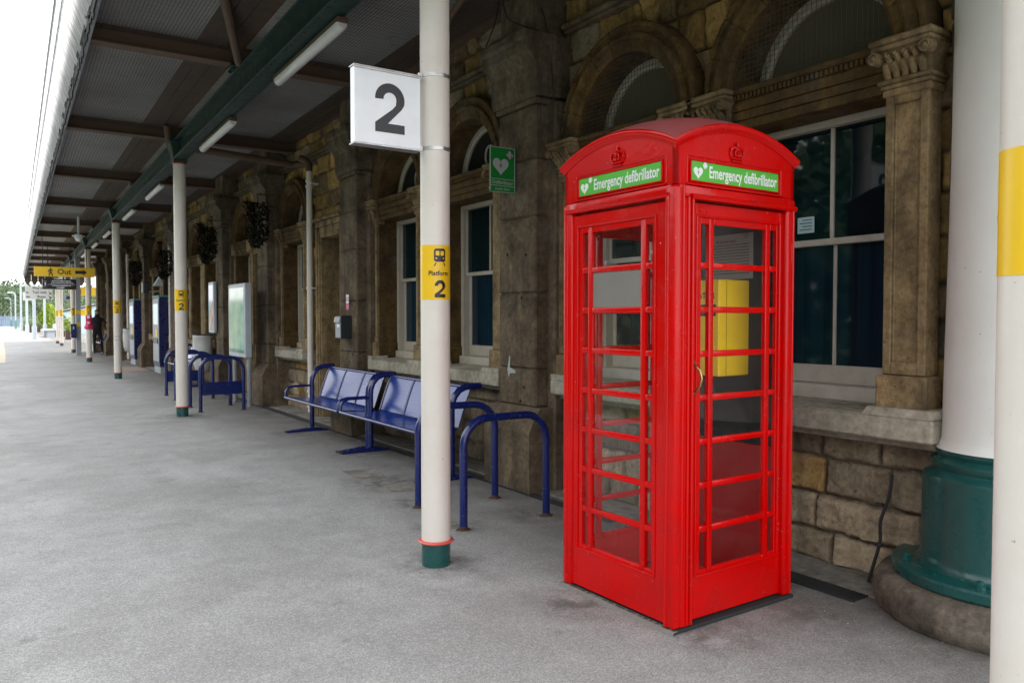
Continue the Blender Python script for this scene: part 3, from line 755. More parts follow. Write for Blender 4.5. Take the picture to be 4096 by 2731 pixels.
# wire mesh under the near bays
def wiremesh(t0, t1, s0, s1, step, z, wv=.0013):
    mb = MB(); a = s0
    sag = lambda t, s: z - .02 * (.5 + .5 * math.sin(s * 2.1 + t))
    while a < s1:
        k = 5; pts = [(t0 + (t1 - t0) * i / k, a) for i in range(k + 1)]
        for (p, q), (u, v) in zip(pts, pts[1:]): mb.quad((p, q - wv, sag(p, q)), (u, v - wv, sag(u, v)), (u, v + wv, sag(u, v)), (p, q + wv, sag(p, q)))
        a += step
    a = t0
    while a < t1:
        b = s0
        while b < s1 - 1e-6:
            c = min(b + .35, s1); mb.quad((a - wv, b, sag(a, b)), (a + wv, b, sag(a, b)), (a + wv, c, sag(a, c)), (a - wv, c, sag(a, c))); b = c
        a += step
    return mb
for (t0, t1, zz) in ((-1.40, -.12, 4.20), (.12, TR + .30, 4.20)):
    for i in range(1, 6):
        wiremesh(t0, t1, rs[i] + .06, rs[i + 1] - .06, .032 if i < 3 else .045, zz, .0030 if i < 3 else .0036).build('wire_mesh', 'wiremesh', cano, normals=False)
# valance along the track edge: white boards with ragged lower edge, gutter and pipes above
rr = random.Random(21); mb = MB(); y = S0
while y < S1:
    wd = .115; zb = 3.86 + (.035 if int(y * 8.7) % 2 else 0) + rr.uniform(-.02, .03)
    if rr.random() < .07: zb += rr.uniform(.02, .07)
    mb.box(TL - .022, TL - .008, y + .006, y + wd - .006, zb + .04, 4.16); y += wd
mb.build('valance_boards', 'dark', cano)
mb = MB(); y = S0; rr = random.Random(31)
while y < S1:
    wd = rr.uniform(.20, .30); z_ = rr.uniform(-.02, .03)
    mb.quad((TL - .03 - .43 * z_, y, 4.0 + z_), (TL - .03 - .43 * z_, y + wd, 4.0 + z_), (TL - .225, y + wd, 4.46), (TL - .225, y, 4.46)); y += wd
mb.build('translucent_skirt', M['skirt'], cano, normals=False)
mb = MB(); y = S0
for i in range(90):
    yy = S0 + rr.random() * 30; mb.ball((TL - .030, yy, 3.985 + rr.uniform(-.01, .04)), rr.uniform(.010, .024), 1, (.7, 1.5, 1))
mb.build('moss', 'leafdark', cano)['kind'] = 'stuff'
mb = MB(); mb.tube([(TL - .165, S0 + i * 2.3, 4.375 + .008 * math.sin(i)) for i in range(26)], .016, 8); mb.tube([(TL - .222, S0 + i * 2.3, 4.44 + .01 * math.sin(i * 1.7)) for i in range(26)], .014, 8)
mb.build('edge_pipe', 'greypost', cano)
mb = MB(); mb.box(TL - .006, TL + .05, S0, S1, 4.05, 4.249, .004); mb.build('edge_batten', 'greypost', cano)
# far end valance with pointed boards and round cut-outs
mb = MB(); t = TL
while t < 1.9:
    a, b, m_ = t, t + .36, t + .18
    mb.prism([(a, 4.25), (a, 3.72), (a + .05, 3.72), (a + .09, 3.60), (m_, 3.50), (b - .09, 3.60), (b - .05, 3.72), (b, 3.72), (b, 4.25)], lambda x, z: (x, S1 + .01, z), lambda x, z: (x, S1 + .03, z)); t += .37
mb.build('end_valance', 'brownwood', cano)
# brown rainwater pipe crossing under a rafter, and the sloping pipe
for P, r_ in (([(.15, 12.2, 3.93), (1.6, 12.0, 3.80), (1.86, 11.2, 3.76)], .055), ([(-.55, 6.9, 4.2), (-.10, 8.25, 4.05)], .045), ([(-.2, 12.1, 4.2), (-.16, 12.2, 4.02), (-.05, 12.3, 3.95)], .045), ([(1.15, 5.6, 4.2), (1.25, 6.6, 4.0)], .03)):
    mb = MB(); mb.tube(P, r_, 12); mb.build('rainwater_pipe', 'brownwood', cano)

def CW(t, s, z=0):
    return (2.08 + t * math.cos(TH) + s * math.sin(TH), s * math.cos(TH) - t * math.sin(TH), z)

# ------------------------------------------------------------------ canopy posts with wrapped stickers
PR = .0855
def wrap(vf, ang, zc, rad, step=.006):
    v, f = slice2d(vf, step)
    mb = MB(); mb.flat((v, f), lambda x, y: (rad * math.cos(ang + x / rad), rad * math.sin(ang + x / rad), zc + y)); return mb
def train_icon(h):
    w = h * .70; y0 = -h * .5
    body = rrect(-w / 2, w / 2, y0 + h * .24, h * .5, h * .14, 4)
    return body, [rrect(-w * .36, -w * .05, y0 + h * .60, y0 + h * .86, h * .03, 2), rrect(w * .05, w * .36, y0 + h * .60, y0 + h * .86, h * .03, 2), arc(-w * .31, y0 + h * .44, h * .05, 0, 330, 9), arc(w * .31, y0 + h * .44, h * .05, 0, 330, 9)], \
        [[(-w * .28, y0 + h * .19), (-w * .42, y0), (-w * .52, y0), (-w * .38, y0 + h * .19)], [(w * .38, y0 + h * .19), (w * .52, y0), (w * .42, y0), (w * .28, y0 + h * .19)]]
def make_post(label, loc, face, zt=3.69, lod=0, group='cream canopy posts with yellow platform stickers'):
    o = thing('canopy_post', label, 'post', loc, 0, group)
    n = 40 if lod == 0 else 20
    mb = MB(); mb.lathe([(PR, .148), (PR, zt)], n=n); mb.build('shaft', 'cream', o)
    mb = MB(); mb.lathe([(PR * .98, 0), (PR * .985, .135)], n=n); mb.build('green_foot', 'green', o)
    mb = MB(); mb.lathe([(PR, .134), (PR + .014, .136), (PR + .020, .143), (PR + .014, .151), (PR - .001, .153)], n=n); mb.build('foot_ring', 'ringred', o)
    mb = MB(); mb.lathe([(PR, zt), (PR + .012, zt + .002), (PR + .012, zt + .014), (PR, zt + .016)], n=n); mb.build('top_ring', 'ringred', o)
    mb = MB(); mb.grid([[(-a, -a, z), (a, -a, z), (a, a, z), (-a, a, z)] for a, z in ((PR + .004, zt + .017), (PR + .012, zt + .10), (.12, zt + .20), (.155, zt + .31), (.155, zt + .37))], closed_v=True); mb.build('bracket', 'dgreen', o)
    mb = MB(); mb.lathe([(PR + .0012, 1.555), (PR + .0012, 1.868)], n=n); st = mb.build('platform_sticker', 'yellow', o)
    if lod < 2:
        r = PR + .0022
        body, holes_, legs = train_icon(.10)
        wrap(poly2d(body, *legs), face, 1.797, r).build('train_symbol', 'black', st, normals=False)
        wrap(poly2d(*holes_), face, 1.797, r + .0008).build('train_window', 'yellow', st, normals=False)
        wrap(text2d('Platform', .0375, .0008), face - .05, 1.705, r).build('lettering', 'black', st, normals=False)
        wrap(two(.100, .20), face + .02, 1.617, r).build('lettering', 'black', st, normals=False)
    return o
p1 = make_post('nearest full-length cream post, holding the big square number 2 sign', CW(0, 4.06), R(-100))
p2 = copy_tree(p1, loc=CW(0, 12.3), label='second cream post, between the nearest post and the row of four blue hoops')
p3 = copy_tree(p1, loc=CW(0, 20.75), label='third cream post, on the track side of the two navy ticket machines')
p4 = copy_tree(p1, loc=CW(0, 29.2), label='fourth cream post, with the pink banner strapped round it')
p5 = copy_tree(p1, loc=CW(0, 37.25), label='cream post behind the blue help point')
p6 = copy_tree(p1, loc=CW(0, 46.9), label='right one of the two slim cream posts standing close together far away')
p7 = copy_tree(p1, loc=CW(0, 51.4), label='left and smallest of the two cream posts standing close together far away')
pr = make_post('cream post cut off by the right edge of the photo, its sticker turned away', (2.18, .905, 0), R(78), 3.69)
# two ring marks low on the third post
mb = MB()
for z in (.92, 1.0): mb.lathe([(PR, z), (PR + .006, z + .002), (PR + .006, z + .018), (PR, z + .02)], n=28)
mb.build('collar', 'steel', p3)

# big number sign clamped to the nearest post
sg = thing('platform_number_sign', 'square white box sign with a big black 2, clamped to the nearest post', 'sign', (1.855, 4.055, 2.61))
mb = MB(); mb.box(-.200, .197, -.03, .03, -.205, .205, .003); mb.build('panel', 'white', sg)
mb = MB(); mb.box(-.206, .203, -.037, .037, .2055, .214, .002); mb.box(-.206, .203, -.037, -.0305, .196, .2053, .001)
mb.build('trim_channel', 'steel', sg)
mb = MB(); mb.box(-.206, .203, -.037, .037, -.214, -.2055, .002); mb.build('trim_channel', 'steel', sg)
mb = MB(); mb.flat(two(.272, .185), lambda x, y: (x + .008, -.0315, y + .002)); mb.build('lettering', 'black', sg, normals=False)
pc = CW(0, 4.06)
for z in (.225, -.19):
    mb = MB()
    mb.lathe([(PR + .0005, z - .011), (PR + .0035, z - .010), (PR + .0035, z + .010), (PR + .0005, z + .011)], (pc[0] - 1.855, pc[1] - 4.055), 32)
    mb.box(.197, .232, -.012, .002, z - .012, z + .012, .001); mb.build('clamp_band', 'steel', sg)
mb = MB(); rr = random.Random(9)
for k in range(14):
    x = -.18 + k * .026 + rr.uniform(-.005, .005); h = rr.uniform(.06, .13)
    mb.tube([(x, 0, .214), (x + rr.uniform(-.006, .006), 0, .214 + h)], .00025, 4)
mb.build('bird_spikes', 'wire', sg)
# defibrillator projecting sign on the pier
sg = thing('defibrillator_sign', 'green projecting sign with white heart reading Defibrillator inside here, on the nearest pier', 'sign', (3.625, 5.60, 2.70))
mb = MB(); mb.box(-.125, .125, -.008, .008, -.19, .19, .004); mb.build('panel', 'aedgreen', sg)
fr = lambda x, y: (x, -.0092, y)
mb = MB()
for a in ((-.125, .125, .184, .19), (-.125, .125, -.19, -.184), (-.125, -.119, -.19, .19), (.119, .125, -.19, .19), (-.119, .119, -.080, -.075), (-.119, .119, -.136, -.131)):
    mb.box(a[0], a[1], -.0092, -.0082, a[2], a[3])
mb.flat(poly2d(heart(-.02, .035, .085)), fr); mb.flat(poly2d(cross(.07, .13, .034, .011)), fr)
mb.flat(text2d('Defibrillator', .043, .0006), lambda x, y: (x, -.0092, y - .107)); mb.flat(text2d('inside here', .034, .0004), lambda x, y: (x, -.0092, y - .160))
mb.build('lettering', 'greywhite', sg, normals=False)
mb = MB(); mb.flat(poly2d(bolt(-.02, .035, .045)), lambda x, y: (x, -.0100, y)); mb.build('bolt_symbol', 'aedgreen', sg, normals=False)
mb = MB(); mb.box(.126, .15, -.02, .02, -.17, .19, .003); mb.build('bracket', 'charcoal', sg)

# strip lights under the beam
def strip_light(label, s, ln):
    x, y, _ = CW(.075, s); o = thing('strip_light', label, 'light', (x, y, 3.70), -TH, 'strip lights under the green beam')
    h = ln / 2
    mb = MB(); mb.box(-.042, .042, -h, h, .0, .05, .008); mb.build('housing', 'brownwood', o)
    rows = []
    for yy, k in ((-h + .01, .75), (-h + .03, 1), (h - .03, 1), (h - .01, .75)): rows.append([(.047 * k * math.cos(R(a)), yy, .002 + .055 * k * math.sin(R(a))) for a in range(180, 361, 15)])
    mb = MB(); V = mb.grid(rows); mb.smooth = True
    for ring in (V[0], V[-1]): mb.bm.faces.new(ring)
    mb.build('diffuser', 'lamp', o)
    mb = MB(); mb.box(-.015, .015, -h * .6, -h * .6 + .03, .05, .06); mb.box(-.015, .015, h * .6, h * .6 + .03, .05, .06); mb.build('hanger', 'dgreen', o)
    return o
l1 = strip_light('nearest and largest unlit strip light under the green beam', 6.62, 1.75)
for s_, lb in ((10.15, 'second strip light from the camera, before the second post'), (15.25, 'third strip light, just beyond the second post'), (18.9, 'fourth strip light, before the third post'), (23.6, 'fifth strip light, just past the third post'), (27.3, 'sixth strip light, near the ceiling camera'), (31.9, 'seventh strip light, past the post with the pink banner'), (35.6, 'eighth and farthest strip light seen under the beam')):
    copy_tree(l1, loc=(*CW(.075, s_)[:2], 3.70), label=lb)

# ------------------------------------------------------------------ the red phone box
W, D = .873, .824
bx = thing('phone_box', 'bright red domed phone box with green Emergency defibrillator signs', 'phone box', (2.57, 2.535, 0), R(.67))
def fp(side):
    return {'R': lambda a, o, z: (a, -o, z), 'L': lambda a, o, z: (-o, a, z), 'B': lambda a, o, z: (a, D + o, z), 'K': lambda a, o, z: (W + o, a, z)}[side]
def fbox(mb, side, a0, a1, o0, o1, z0, z1, b=0, seg=1):
    f = fp(side); p = f(a0, o0, z0); q = f(a1, o1, z1)
    mb.box(min(p[0], q[0]), max(p[0], q[0]), min(p[1], q[1]), max(p[1], q[1]), min(z0, z1), max(z0, z1), b, seg)
def bead(mb, side, pts, r, n=8): mb.tube([fp(side)(a, o, z) for a, o, z in pts], r, n)
ZR0, ZP, ZO, NR = .255, .2081, .178, 8
GEO = {'R': dict(w=W, m0=.118, m1=.838, f0=.169, f1=.777, g=(.206, .259, .293, .674, .710, .760), d=.028),
       'L': dict(w=D, m0=.055, m1=.780, f0=.137, f1=.716, g=(.166, .210, .246, .603, .637, .681), d=.016)}
GEO['B'] = dict(GEO['L'], w=W, m0=.06, m1=.81, f0=.14, f1=.74, g=(.17, .214, .25, .63, .666, .71))
GEO['K'] = GEO['L']
body = MB()
for (x, y) in ((0, 0), (W - .075, 0), (0, D - .075), (W - .075, D - .075)):
    body.box(x, x + .075, y, y + .075, .018, 2.055, .018, 3)
for side in 'RLBK':
    G = GEO[side]; w_ = G['w']; m0, m1 = G['m0'], G['m1']
    if m0 > .06: fbox(body, side, .058, m0, -.05, -.003, .02, 2.0, .004)
    if w_ - m1 > .06: fbox(body, side, m1, w_ - .058, -.05, -.003, .02, 2.0, .004)
    fbox(body, side, .03, w_ - .03, -.05, -.001, 2.002, 2.054, .006, 2)
    # ledge moulding over the panel and round beads framing it
    bead(body, side, [(m0 - .006, .000, .03), (m0 - .006, .000, 2.006)], .009)
    bead(body, side, [(m1 + .006, .000, .03), (m1 + .006, .000, 2.006)], .009)
    bead(body, side, [(m0 - .012, .000, 2.008), (m1 + .012, .000, 2.008)], .012)
    if side == 'R':
        bead(body, side, [(.052, -.001, .03), (.052, -.001, 2.05)], .008); bead(body, side, [(.088, -.004, .03), (.088, -.004, 2.0)], .010)
        bead(body, side, [(m0 - .02, .004, 2.004), (m1 + .02, .004, 2.004)], .014)
body.smooth = True
body.build('body', 'red', bx, ang=35)
def glazed(side, parent, name):
    G = GEO[side]; m0, m1, f0, f1, g, d = G['m0'], G['m1'], G['f0'], G['f1'], G['g'], G['d']
    zb, zt = .232, 1.925
    mb = MB()
    e = .0015
    fbox(mb, side, m0 + e, f0, -d - .03, -d, .030, 1.985, .002); fbox(mb, side, f1, m1 - e, -d - .03, -d, .030, 1.985, .002)
    fbox(mb, side, f0, f1, -d - .03, -d - .0004, zt, 1.985, .002); fbox(mb, side, f0, f1, -d - .03, -d - .0004, .030, zb, .002)
    r = .0065
    for q in ([(f0, -d, zb), (f0, -d, zt)], [(f1, -d, zb), (f1, -d, zt)], [(f0, -d, zt), (f1, -d, zt)], [(f0, -d, zb), (f1, -d, zb)]): bead(mb, side, q, r)
    mb.smooth = True
    pan = mb.build(name, 'red', parent, ang=35)
    mb = MB(); o1, o0 = -d - .004, -d - .028
    fbox(mb, side, f0, g[0], o0, o1, zb, zt, .003); fbox(mb, side, g[5], f1, o0, o1, zb, zt, .003)
    fbox(mb, side, g[1], g[2], o0, o1, zb, zt, .005, 2); fbox(mb, side, g[3], g[4], o0, o1, zb, zt, .005, 2)
    ztop = ZR0 + NR * ZP - (ZP - ZO)
    segs = ((g[0], g[1]), (g[2], g[3]), (g[4], g[5]))
    for a, b in segs:
        fbox(mb, side, a, b, o0, o1, zb, ZR0, .003); fbox(mb, side, a, b, o0, o1, ztop, zt, .003)
        for k in range(1, NR): fbox(mb, side, a - .002, b + .002, o0 + .001, o1 - .0007, ZR0 + k * ZP - (ZP - ZO), ZR0 + k * ZP, .005, 2)
    mb.smooth = True; mb.build('glazing_bars', 'red', pan, ang=35)
    mb = MB(); f = fp(side); oo = -d - .018
    for a, b in segs:
        for k in range(NR):
            if side == 'L' and k == 6 and a == g[2]: continue
            z0 = ZR0 + k * ZP; mb.quad(f(a - .003, oo, z0 - .003), f(b + .003, oo, z0 - .003), f(b + .003, oo, z0 + ZO + .003), f(a - .003, oo, z0 + ZO + .003))
    mb.build('glass_panes', 'glass', pan, normals=False)
    return pan
door = glazed('R', bx, 'door'); left = glazed('L', bx, 'side_panel'); glazed('B', bx, 'side_panel')
mb = MB(); G = GEO['L']; z0 = ZR0 + 6 * ZP; fbox(mb, 'L', G['g'][2] - .003, G['g'][3] + .003, -G['d'] - .022, -G['d'] - .012, z0 - .003, z0 + ZO + .003); mb.build('blanked_pane', 'greyboard', left)
# solid back panel, red below, black lining above
mb = MB(); fbox(mb, 'K', .05, D - .05, -.05, -.004, .03, 2.0); mb.build('back_panel', 'red', bx)
mb = MB(); fbox(mb, 'K', .06, D - .06, -.062, -.051, .78, 1.98); mb.build('black_lining', 'dark', bx)
mb = MB(); fbox(mb, 'K', .06, D - .06, -.066, -.051, .03, .775); mb.box(.05, W - .05, .05, D - .05, .02, .03); mb.build('interior_panel', 'red_in', bx)
# plinth
mb = MB(); mb.box(.004, W + .006, -.005, D - .002, 0, .0175, .004); mb.build('base_strip', 'rubber', bx)
mb = MB(); rr = random.Random(4); rows = []
for k in range(61):
    y = -.01 + (D + .02) * k / 60; a = rr.uniform(.010, .022); rows.append([(.02, y, .0178), (-.003, y, .017 + rr.uniform(-.003, .002)), (-a * .7, y, .008), (-a, y, .0)])
mb.grid(rows)
mb.build('mortar_fillet', 'mortar', bx)
# pediments, rim mouldings, dome
RS = .974; ZCN = 2.245 - math.sqrt(RS ** 2 - (W / 2) ** 2 - (D / 2) ** 2)
def zd(u, v): return ZCN + math.sqrt(RS ** 2 - (u - W / 2) ** 2 - (v - D / 2) ** 2)
ped = MB(); IN = .010; rim = MB()
for side in 'RLBK':
    w_ = GEO[side]['w']; other = D if side in 'RB' else W
    zf = lambda a: ZCN + math.sqrt(RS ** 2 - (a - w_ / 2) ** 2 - (other / 2) ** 2)
    top = [(IN + (w_ - 2 * IN) * k / 24, zf(IN + (w_ - 2 * IN) * k / 24) - .014) for k in range(24, -1, -1)]
    f = fp(side); ped.prism([(IN, 2.056), (w_ - IN, 2.056)] + top, lambda a, z: f(a, -IN, z), lambda a, z: f(a, -IN - .02, z))
    prof = [(-.02, -.030), (-.006, -.034), (-.003, -.028), (.002, -.022), (.009, -.014), (.012, -.002), (.009, .008), (.002, .012), (-.02, .012)]
    rows = []
    for k in range(29):
        a = k / 28; rows.append([f(-o + (w_ + 2 * o) * a, o, zf(w_ * a) + dz_) for o, dz_ in prof])
    V = rim.grid(rows)
ped.build('pediment', 'red', bx)
rim.smooth = True; rim.build('roof_moulding', 'red', bx, ang=50)
mb = MB(); n = 26; mb.grid([[(-.003 + (W + .006) * i / n, -.003 + (D + .006) * j / n, ZCN + math.sqrt(RS ** 2 - (-.0 + (i / n - .5) * W) ** 2 - ((j / n - .5) * D) ** 2) + .0115) for j in range(n + 1)] for i in range(n + 1)]); mb.smooth = True
mb.build('dome_roof', 'red_dusty', bx)
mb = MB(); mb.box(.02, W - .02, .02, D - .02, 2.03, 2.045); mb.build('ceiling', 'red_in', bx)
# sign strips
def box_sign(side, a0, a1, flip):
    z0, z1 = 2.081, 2.170; f = fp(side); lo, hi = min(a0, a1), max(a0, a1)
    mb = MB(); fbox(mb, side, lo, hi, -IN, -IN + .004, z0, z1, .001); sgn = mb.build('sign_panel', 'signgreen', bx)
    mb = MB(); e = .006; t = .008
    for q in ((lo - t, hi + t, z1, z1 + t), (lo - t, hi + t, z0 - t, z0), (lo - t, lo, z0, z1), (hi, hi + t, z0, z1)): fbox(mb, side, q[0], q[1], -IN, -IN + .010, q[2], q[3], .0025)
    bead(mb, side, [(lo - .024, -IN, z0 - .02), (lo - .024, -IN, z1 + .02)], .004); bead(mb, side, [(hi + .024, -IN, z0 - .02), (hi + .024, -IN, z1 + .02)], .004)
    bead(mb, side, [(lo - .024, -IN, z1 + .02), (hi + .024, -IN, z1 + .02)], .004)
    fbox(mb, side, lo - .03, hi + .03, -IN, -IN + .012, z0 - .024, z0 - .014, .002)
    mb.build('sign_frame', 'red', bx)
    zc = (z0 + z1) / 2; s = -1 if flip else 1; ln = hi - lo
    g = lambda x, y: f(a0 + s * x, -IN + .0052, zc + y)
    mb = MB(); mb.flat(poly2d(heart(.046, -.006, .033)), g); mb.flat(poly2d(cross(.092, .029, .0150, .0050)), g)
    tv = text2d('Emergency defibrillator', .076, .0017, 1.0, 'LEFT'); mxx = max(v[0] for v in tv[0]); k = (ln - .130) / mxx
    mb.flat(([(x * k + .118, y - .001) for x, y in tv[0]], tv[1]), g)
    mb.build('lettering', 'signwhite', sgn, normals=False)
    mb = MB(); mb.flat(poly2d(bolt(.046, -.006, .019)), lambda x, y: f(a0 + s * x, -IN + .0062, zc + y)); mb.build('bolt_symbol', 'signgreen', sgn, normals=False)
box_sign('R', .105, .732, False); box_sign('L', .692, .0955, True)
# relief crowns
def crown(side, ac):
    f = fp(side); o = -IN + .004; mb = MB(); P = lambda a, z, oo=0: f(ac + a, o + oo, z)
    z0 = 2.197
    mb.tube([P(-.032, z0, .002), P(0, z0 - .003, .008), P(.032, z0, .002)], .0055, 8); mb.tube([P(-.034, z0 + .014, .002), P(0, z0 + .011, .009), P(.034, z0 + .014, .002)], .005, 8)
    for s in (-1, 1):
        mb.tube([P(s * .034, z0 + .016), P(s * .046, z0 + .036), P(s * .040, z0 + .056, .004), P(s * .020, z0 + .064, .006), P(0, z0 + .054, .008)], .0055, 8)
        mb.tube([P(s * .012, z0 + .018, .004), P(s * .020, z0 + .036, .008), P(s * .014, z0 + .052, .008), P(0, z0 + .054, .008)], .0048, 8)
        for k in range(5): mb.ball(P(s * (.044 - .003 * abs(k - 2)), z0 + .024 + k * .010, .005), .0042, 1)
        mb.ball(P(s * .017, z0 + .026, .008), .008, 1)
    mb.ball(P(0, z0 + .024, .010), .009, 1)
    for k in range(5): mb.ball(P(0, z0 + .032 + k * .007, .010), .0042, 1)
    mb.ball(P(0, z0 + .068, .008), .008, 1); mb.tube([P(0, z0 + .070, .006), P(0, z0 + .094, .004)], .0038, 6); mb.tube([P(-.009, z0 + .084, .005), P(.009, z0 + .084, .005)], .0036, 6)
    mb.build('crown_emblem', 'red', bx)
crown('R', .417); crown('L', .395)
# handle, screws, hinges
mb = MB(); hu = .148; d = .028
mb.tube([(hu, d - .002, 1.232), (hu, d - .018, 1.228), (hu + .006, d - .040, 1.205), (hu + .008, d - .048, 1.17), (hu + .006, d - .042, 1.135), (hu, d - .018, 1.110), (hu, d - .002, 1.106)], [.007, .0065, .006, .0065, .006, .0065, .007], 10)
for z in (1.238, 1.100): mb.ball((hu, d - .002, z), .015, 2, (1, .35, 1.2))
mb.build('door_handle', 'brass', door)
G = GEO['R']
for z in (1.78, 1.0, .42): mb = MB(); mb.tube([(G['m1'] + .002, .004, z - .05), (G['m1'] + .002, .004, z + .05)], .009, 8); mb.build('hinge', 'red', door)
for u in (.196, .236): mb = MB(); mb.ball((u, d - .001, 1.948), .0065, 1); mb.build('screw', 'red', door)
# contents of the box
cab = thing('defibrillator_cabinet', 'yellow metal defibrillator cabinet mounted inside the red phone box', 'cabinet', (3.40, 2.785, 1.40), R(.67))
mb = MB(); mb.box(-.262, -.021, 0, .34, -.255, .25, .006); mb.build('casing', 'yellow_box', cab)
mb = MB(); mb.box(-.205, -.2035, -.0015, 0, -.25, .245); mb.build('door_seam', 'black', cab)
mb = MB(); mb.box(-.2645, -.2625, .02, .33, .06, .12); mb.flat(text2d('DEFIBRILLATOR', .042, .0008), lambda x, y: (-.2645, .175 - x, .165 + y)); mb.build('lettering', 'black', cab, normals=False)
nb = thing('notice_sheet', 'white printed notice with a small wifi symbol, on the dark lining inside the phone box', 'notice', (3.375, 2.76, 1.76), R(.67))
mb = MB(); mb.box(-.001, 0, .0, .33, -.10, .145); mb.build('sheet', 'notice', nb)
mb = MB(); rr = random.Random(8)
for k in range(11):
    z = .085 - k * .0155; y = .025
    while y < .30:
        wd = rr.uniform(.008, .03); mb.box(-.0022, -.0012, y, min(y + wd, .31), z, z + .0045); y += wd + .005
for k in range(3):
    a = [(-.0018, .045 + .010 * (k + 1) * math.cos(R(t)), .112 + .010 * (k + 1) * math.sin(R(t))) for t in range(50, 131, 10)]; mb.tube(a, .0015, 4)
mb.flat(text2d('K6 phone kiosk', .022, .0004), lambda x, y: (-.002, .185 - x, .108 + y))
mb.build('print', 'black', nb, normals=False)

o = thing('window_notice', 'small pale teal notice stuck inside the large window right of the phone box', 'notice', (4.262, 2.92, 1.98))
mb = MB(); mb.box(0, .002, .10, .22, -.0, .10); mb.build('sheet', 'palecyan', o)
mb = MB()
for k in range(4): mb.box(-.0012, -.0006, .115, .205 - .02 * (k % 2), .018 + k * .02, .026 + k * .02)
mb.build('print', 'tealroof', o)
# ------------------------------------------------------------------ blue hoops
def hoop(label, loc, wdt, h, plate=False, group=None, rz=0, r=.028):
    o = thing('barrier_hoop', label, 'barrier', loc, rz, group); rc = .19
    P = [(0, 0, 0), (0, 0, h - rc)] + [(rc - rc * math.cos(R(a)), 0, h - rc + rc * math.sin(R(a))) for a in range(10, 91, 10)] + [(wdt - rc + rc * math.sin(R(a)), 0, h - rc + rc * math.cos(R(a))) for a in range(0, 91, 10)] + [(wdt, 0, 0)]
    mb = MB(); mb.tube([(p[0], p[1], p[2]) for p in P], r, 16); mb.build('tube', 'blue', o)
    rr = random.Random(int(loc[1] * 100))
    for x in (0, wdt):
        mb = MB(); n = 14; mb.grid([[(x + (rad * rr.uniform(.8, 1.2)) * math.cos(2 * math.pi * k / n), (rad * rr.uniform(.8, 1.2)) * math.sin(2 * math.pi * k / n), z) for k in range(n)] for rad, z in ((.052, .001), (.042, .005), (.030, .009))], closed_v=True)
        mb.lathe([(r + .0015, .008), (r + .0015, .018 + rr.uniform(0, .01))], (x, 0), 14); mb.build('rusty_foot', 'rust', o)
    if plate: mb = MB(); mb.box(r * .8, wdt - r * .8, -.006, .006, .26, .46); mb.build('tapping_plate', 'blue', o)
    return o
hoop('nearest blue tubular hoop, on the phone box side of the nearest post', (2.675, 4.62, 0), .70, .755)
hoop('blue tubular hoop partly hidden behind the nearest post', (2.705, 5.36, 0), .66, .765, rz=R(-5))
g4 = 'row of four blue hoops beyond the second post'
hoop('nearest of the four far blue hoops, with a solid lower plate', (2.66, 12.65, 0), .64, .83, True, g4, R(-3))
hoop('second of the four far blue hoops, without a plate', (2.66, 13.4, 0), .62, .83, False, g4, R(-3))
hoop('third of the four far blue hoops, behind the second post', (2.68, 14.7, 0), .62, .83, False, g4, R(-3))
hoop('farthest of the four blue hoops, with a solid lower plate', (2.70, 15.7, 0), .64, .83, True, g4, R(-3))

# ------------------------------------------------------------------ perforated blue benches
def make_bench(label, loc, rz=0, group='blue perforated three-seat benches', seats=3, ln=1.80):
    """origin at post of the near end (local y=0), extends to +y; front faces -x"""
    o = thing('platform_bench', label, 'bench', loc, rz, group)
    sw = (ln - .06) / seats
    for k in range(seats):
        y0, y1 = .03 + k * sw + .010, .03 + (k + 1) * sw - .010
        n = 6; pr = [(-.335, .445), (-.32, .458), (-.22, .448), (-.06, .436), (.06, .440), (.085, .448)]
        mb = MB(); mb.grid([[(x, y0 + (y1 - y0) * j / n, z) for j in range(n + 1)] for x, z in pr]); mb.grid([[(x, y0 + (y1 - y0) * j / n, z - .008) for j in range(n + 1)] for x, z in pr]); mb.smooth = True
        mb.build('seat', 'perf', o)
        pb = [(.095, .455), (.110, .50), (.150, .62), (.195, .74), (.225, .80)]
        mb = MB(); V = mb.grid([[(x, y0 + (y1 - y0) * j / n, z) for j in range(n + 1)] for x, z in pb]); mb.grid([[(x + .010, y0 + (y1 - y0) * j / n, z) for j in range(n + 1)] for x, z in pb]); mb.smooth = True
        mb.build('backrest', 'perf', o)
        mb = MB()
        for yy in (y0, y1): mb.tube([(x - .004, yy, z) for x, z in pb], .007, 6)
        mb.build('back_edge', 'blue', o)
    mb = MB(); mb.tube([(-.345, .0, .448), (-.345, ln, .448)], .018, 10); mb.tube([(.235, .0, .812), (.235, ln, .812)], .018, 10); mb.box(-.02, .04, .0, ln, .39, .43, .004)
    mb.build('rail', 'blue', o)
    for y in (.0, ln):
        mb = MB(); mb.tube([(0, y, .05), (0, y, .62), (.006, y, .68), (.03, y, .745), (.08, y, .80), (.15, y, .828), (.30, y, .830)], .030, 14); mb.build('end_frame', 'blue', o)
        mb = MB(); mb.tube([(-.02, y, .585), (-.24, y, .585), (-.30, y, .572), (-.335, y, .535), (-.345, y, .45)], .016, 10); mb.build('armrest', 'blue', o)
        mb = MB(); pr = [(-.34, .0), (.20, .0), (.20, .015), (.05, .045), (-.05, .045), (-.34, .015)]
        mb.prism(pr, lambda x, z: (x, y - .04, z + .001), lambda x, z: (x, y + .04, z + .001)); mb.build('foot_bar', 'blue', o)
        mb = MB(); rr = random.Random(int(y * 10))
        for k in range(6): mb.ball((-.33 + rr.uniform(-.03, .03), y + rr.uniform(-.04, .04), .012), rr.uniform(.008, .02), 1, (1, 1, .7))
        mb.build('rust_patch', 'rust', o)
    return o
b1 = make_bench('nearer blue perforated bench of the joined pair, partly hidden by the nearest post', (3.42, 6.12, 0))
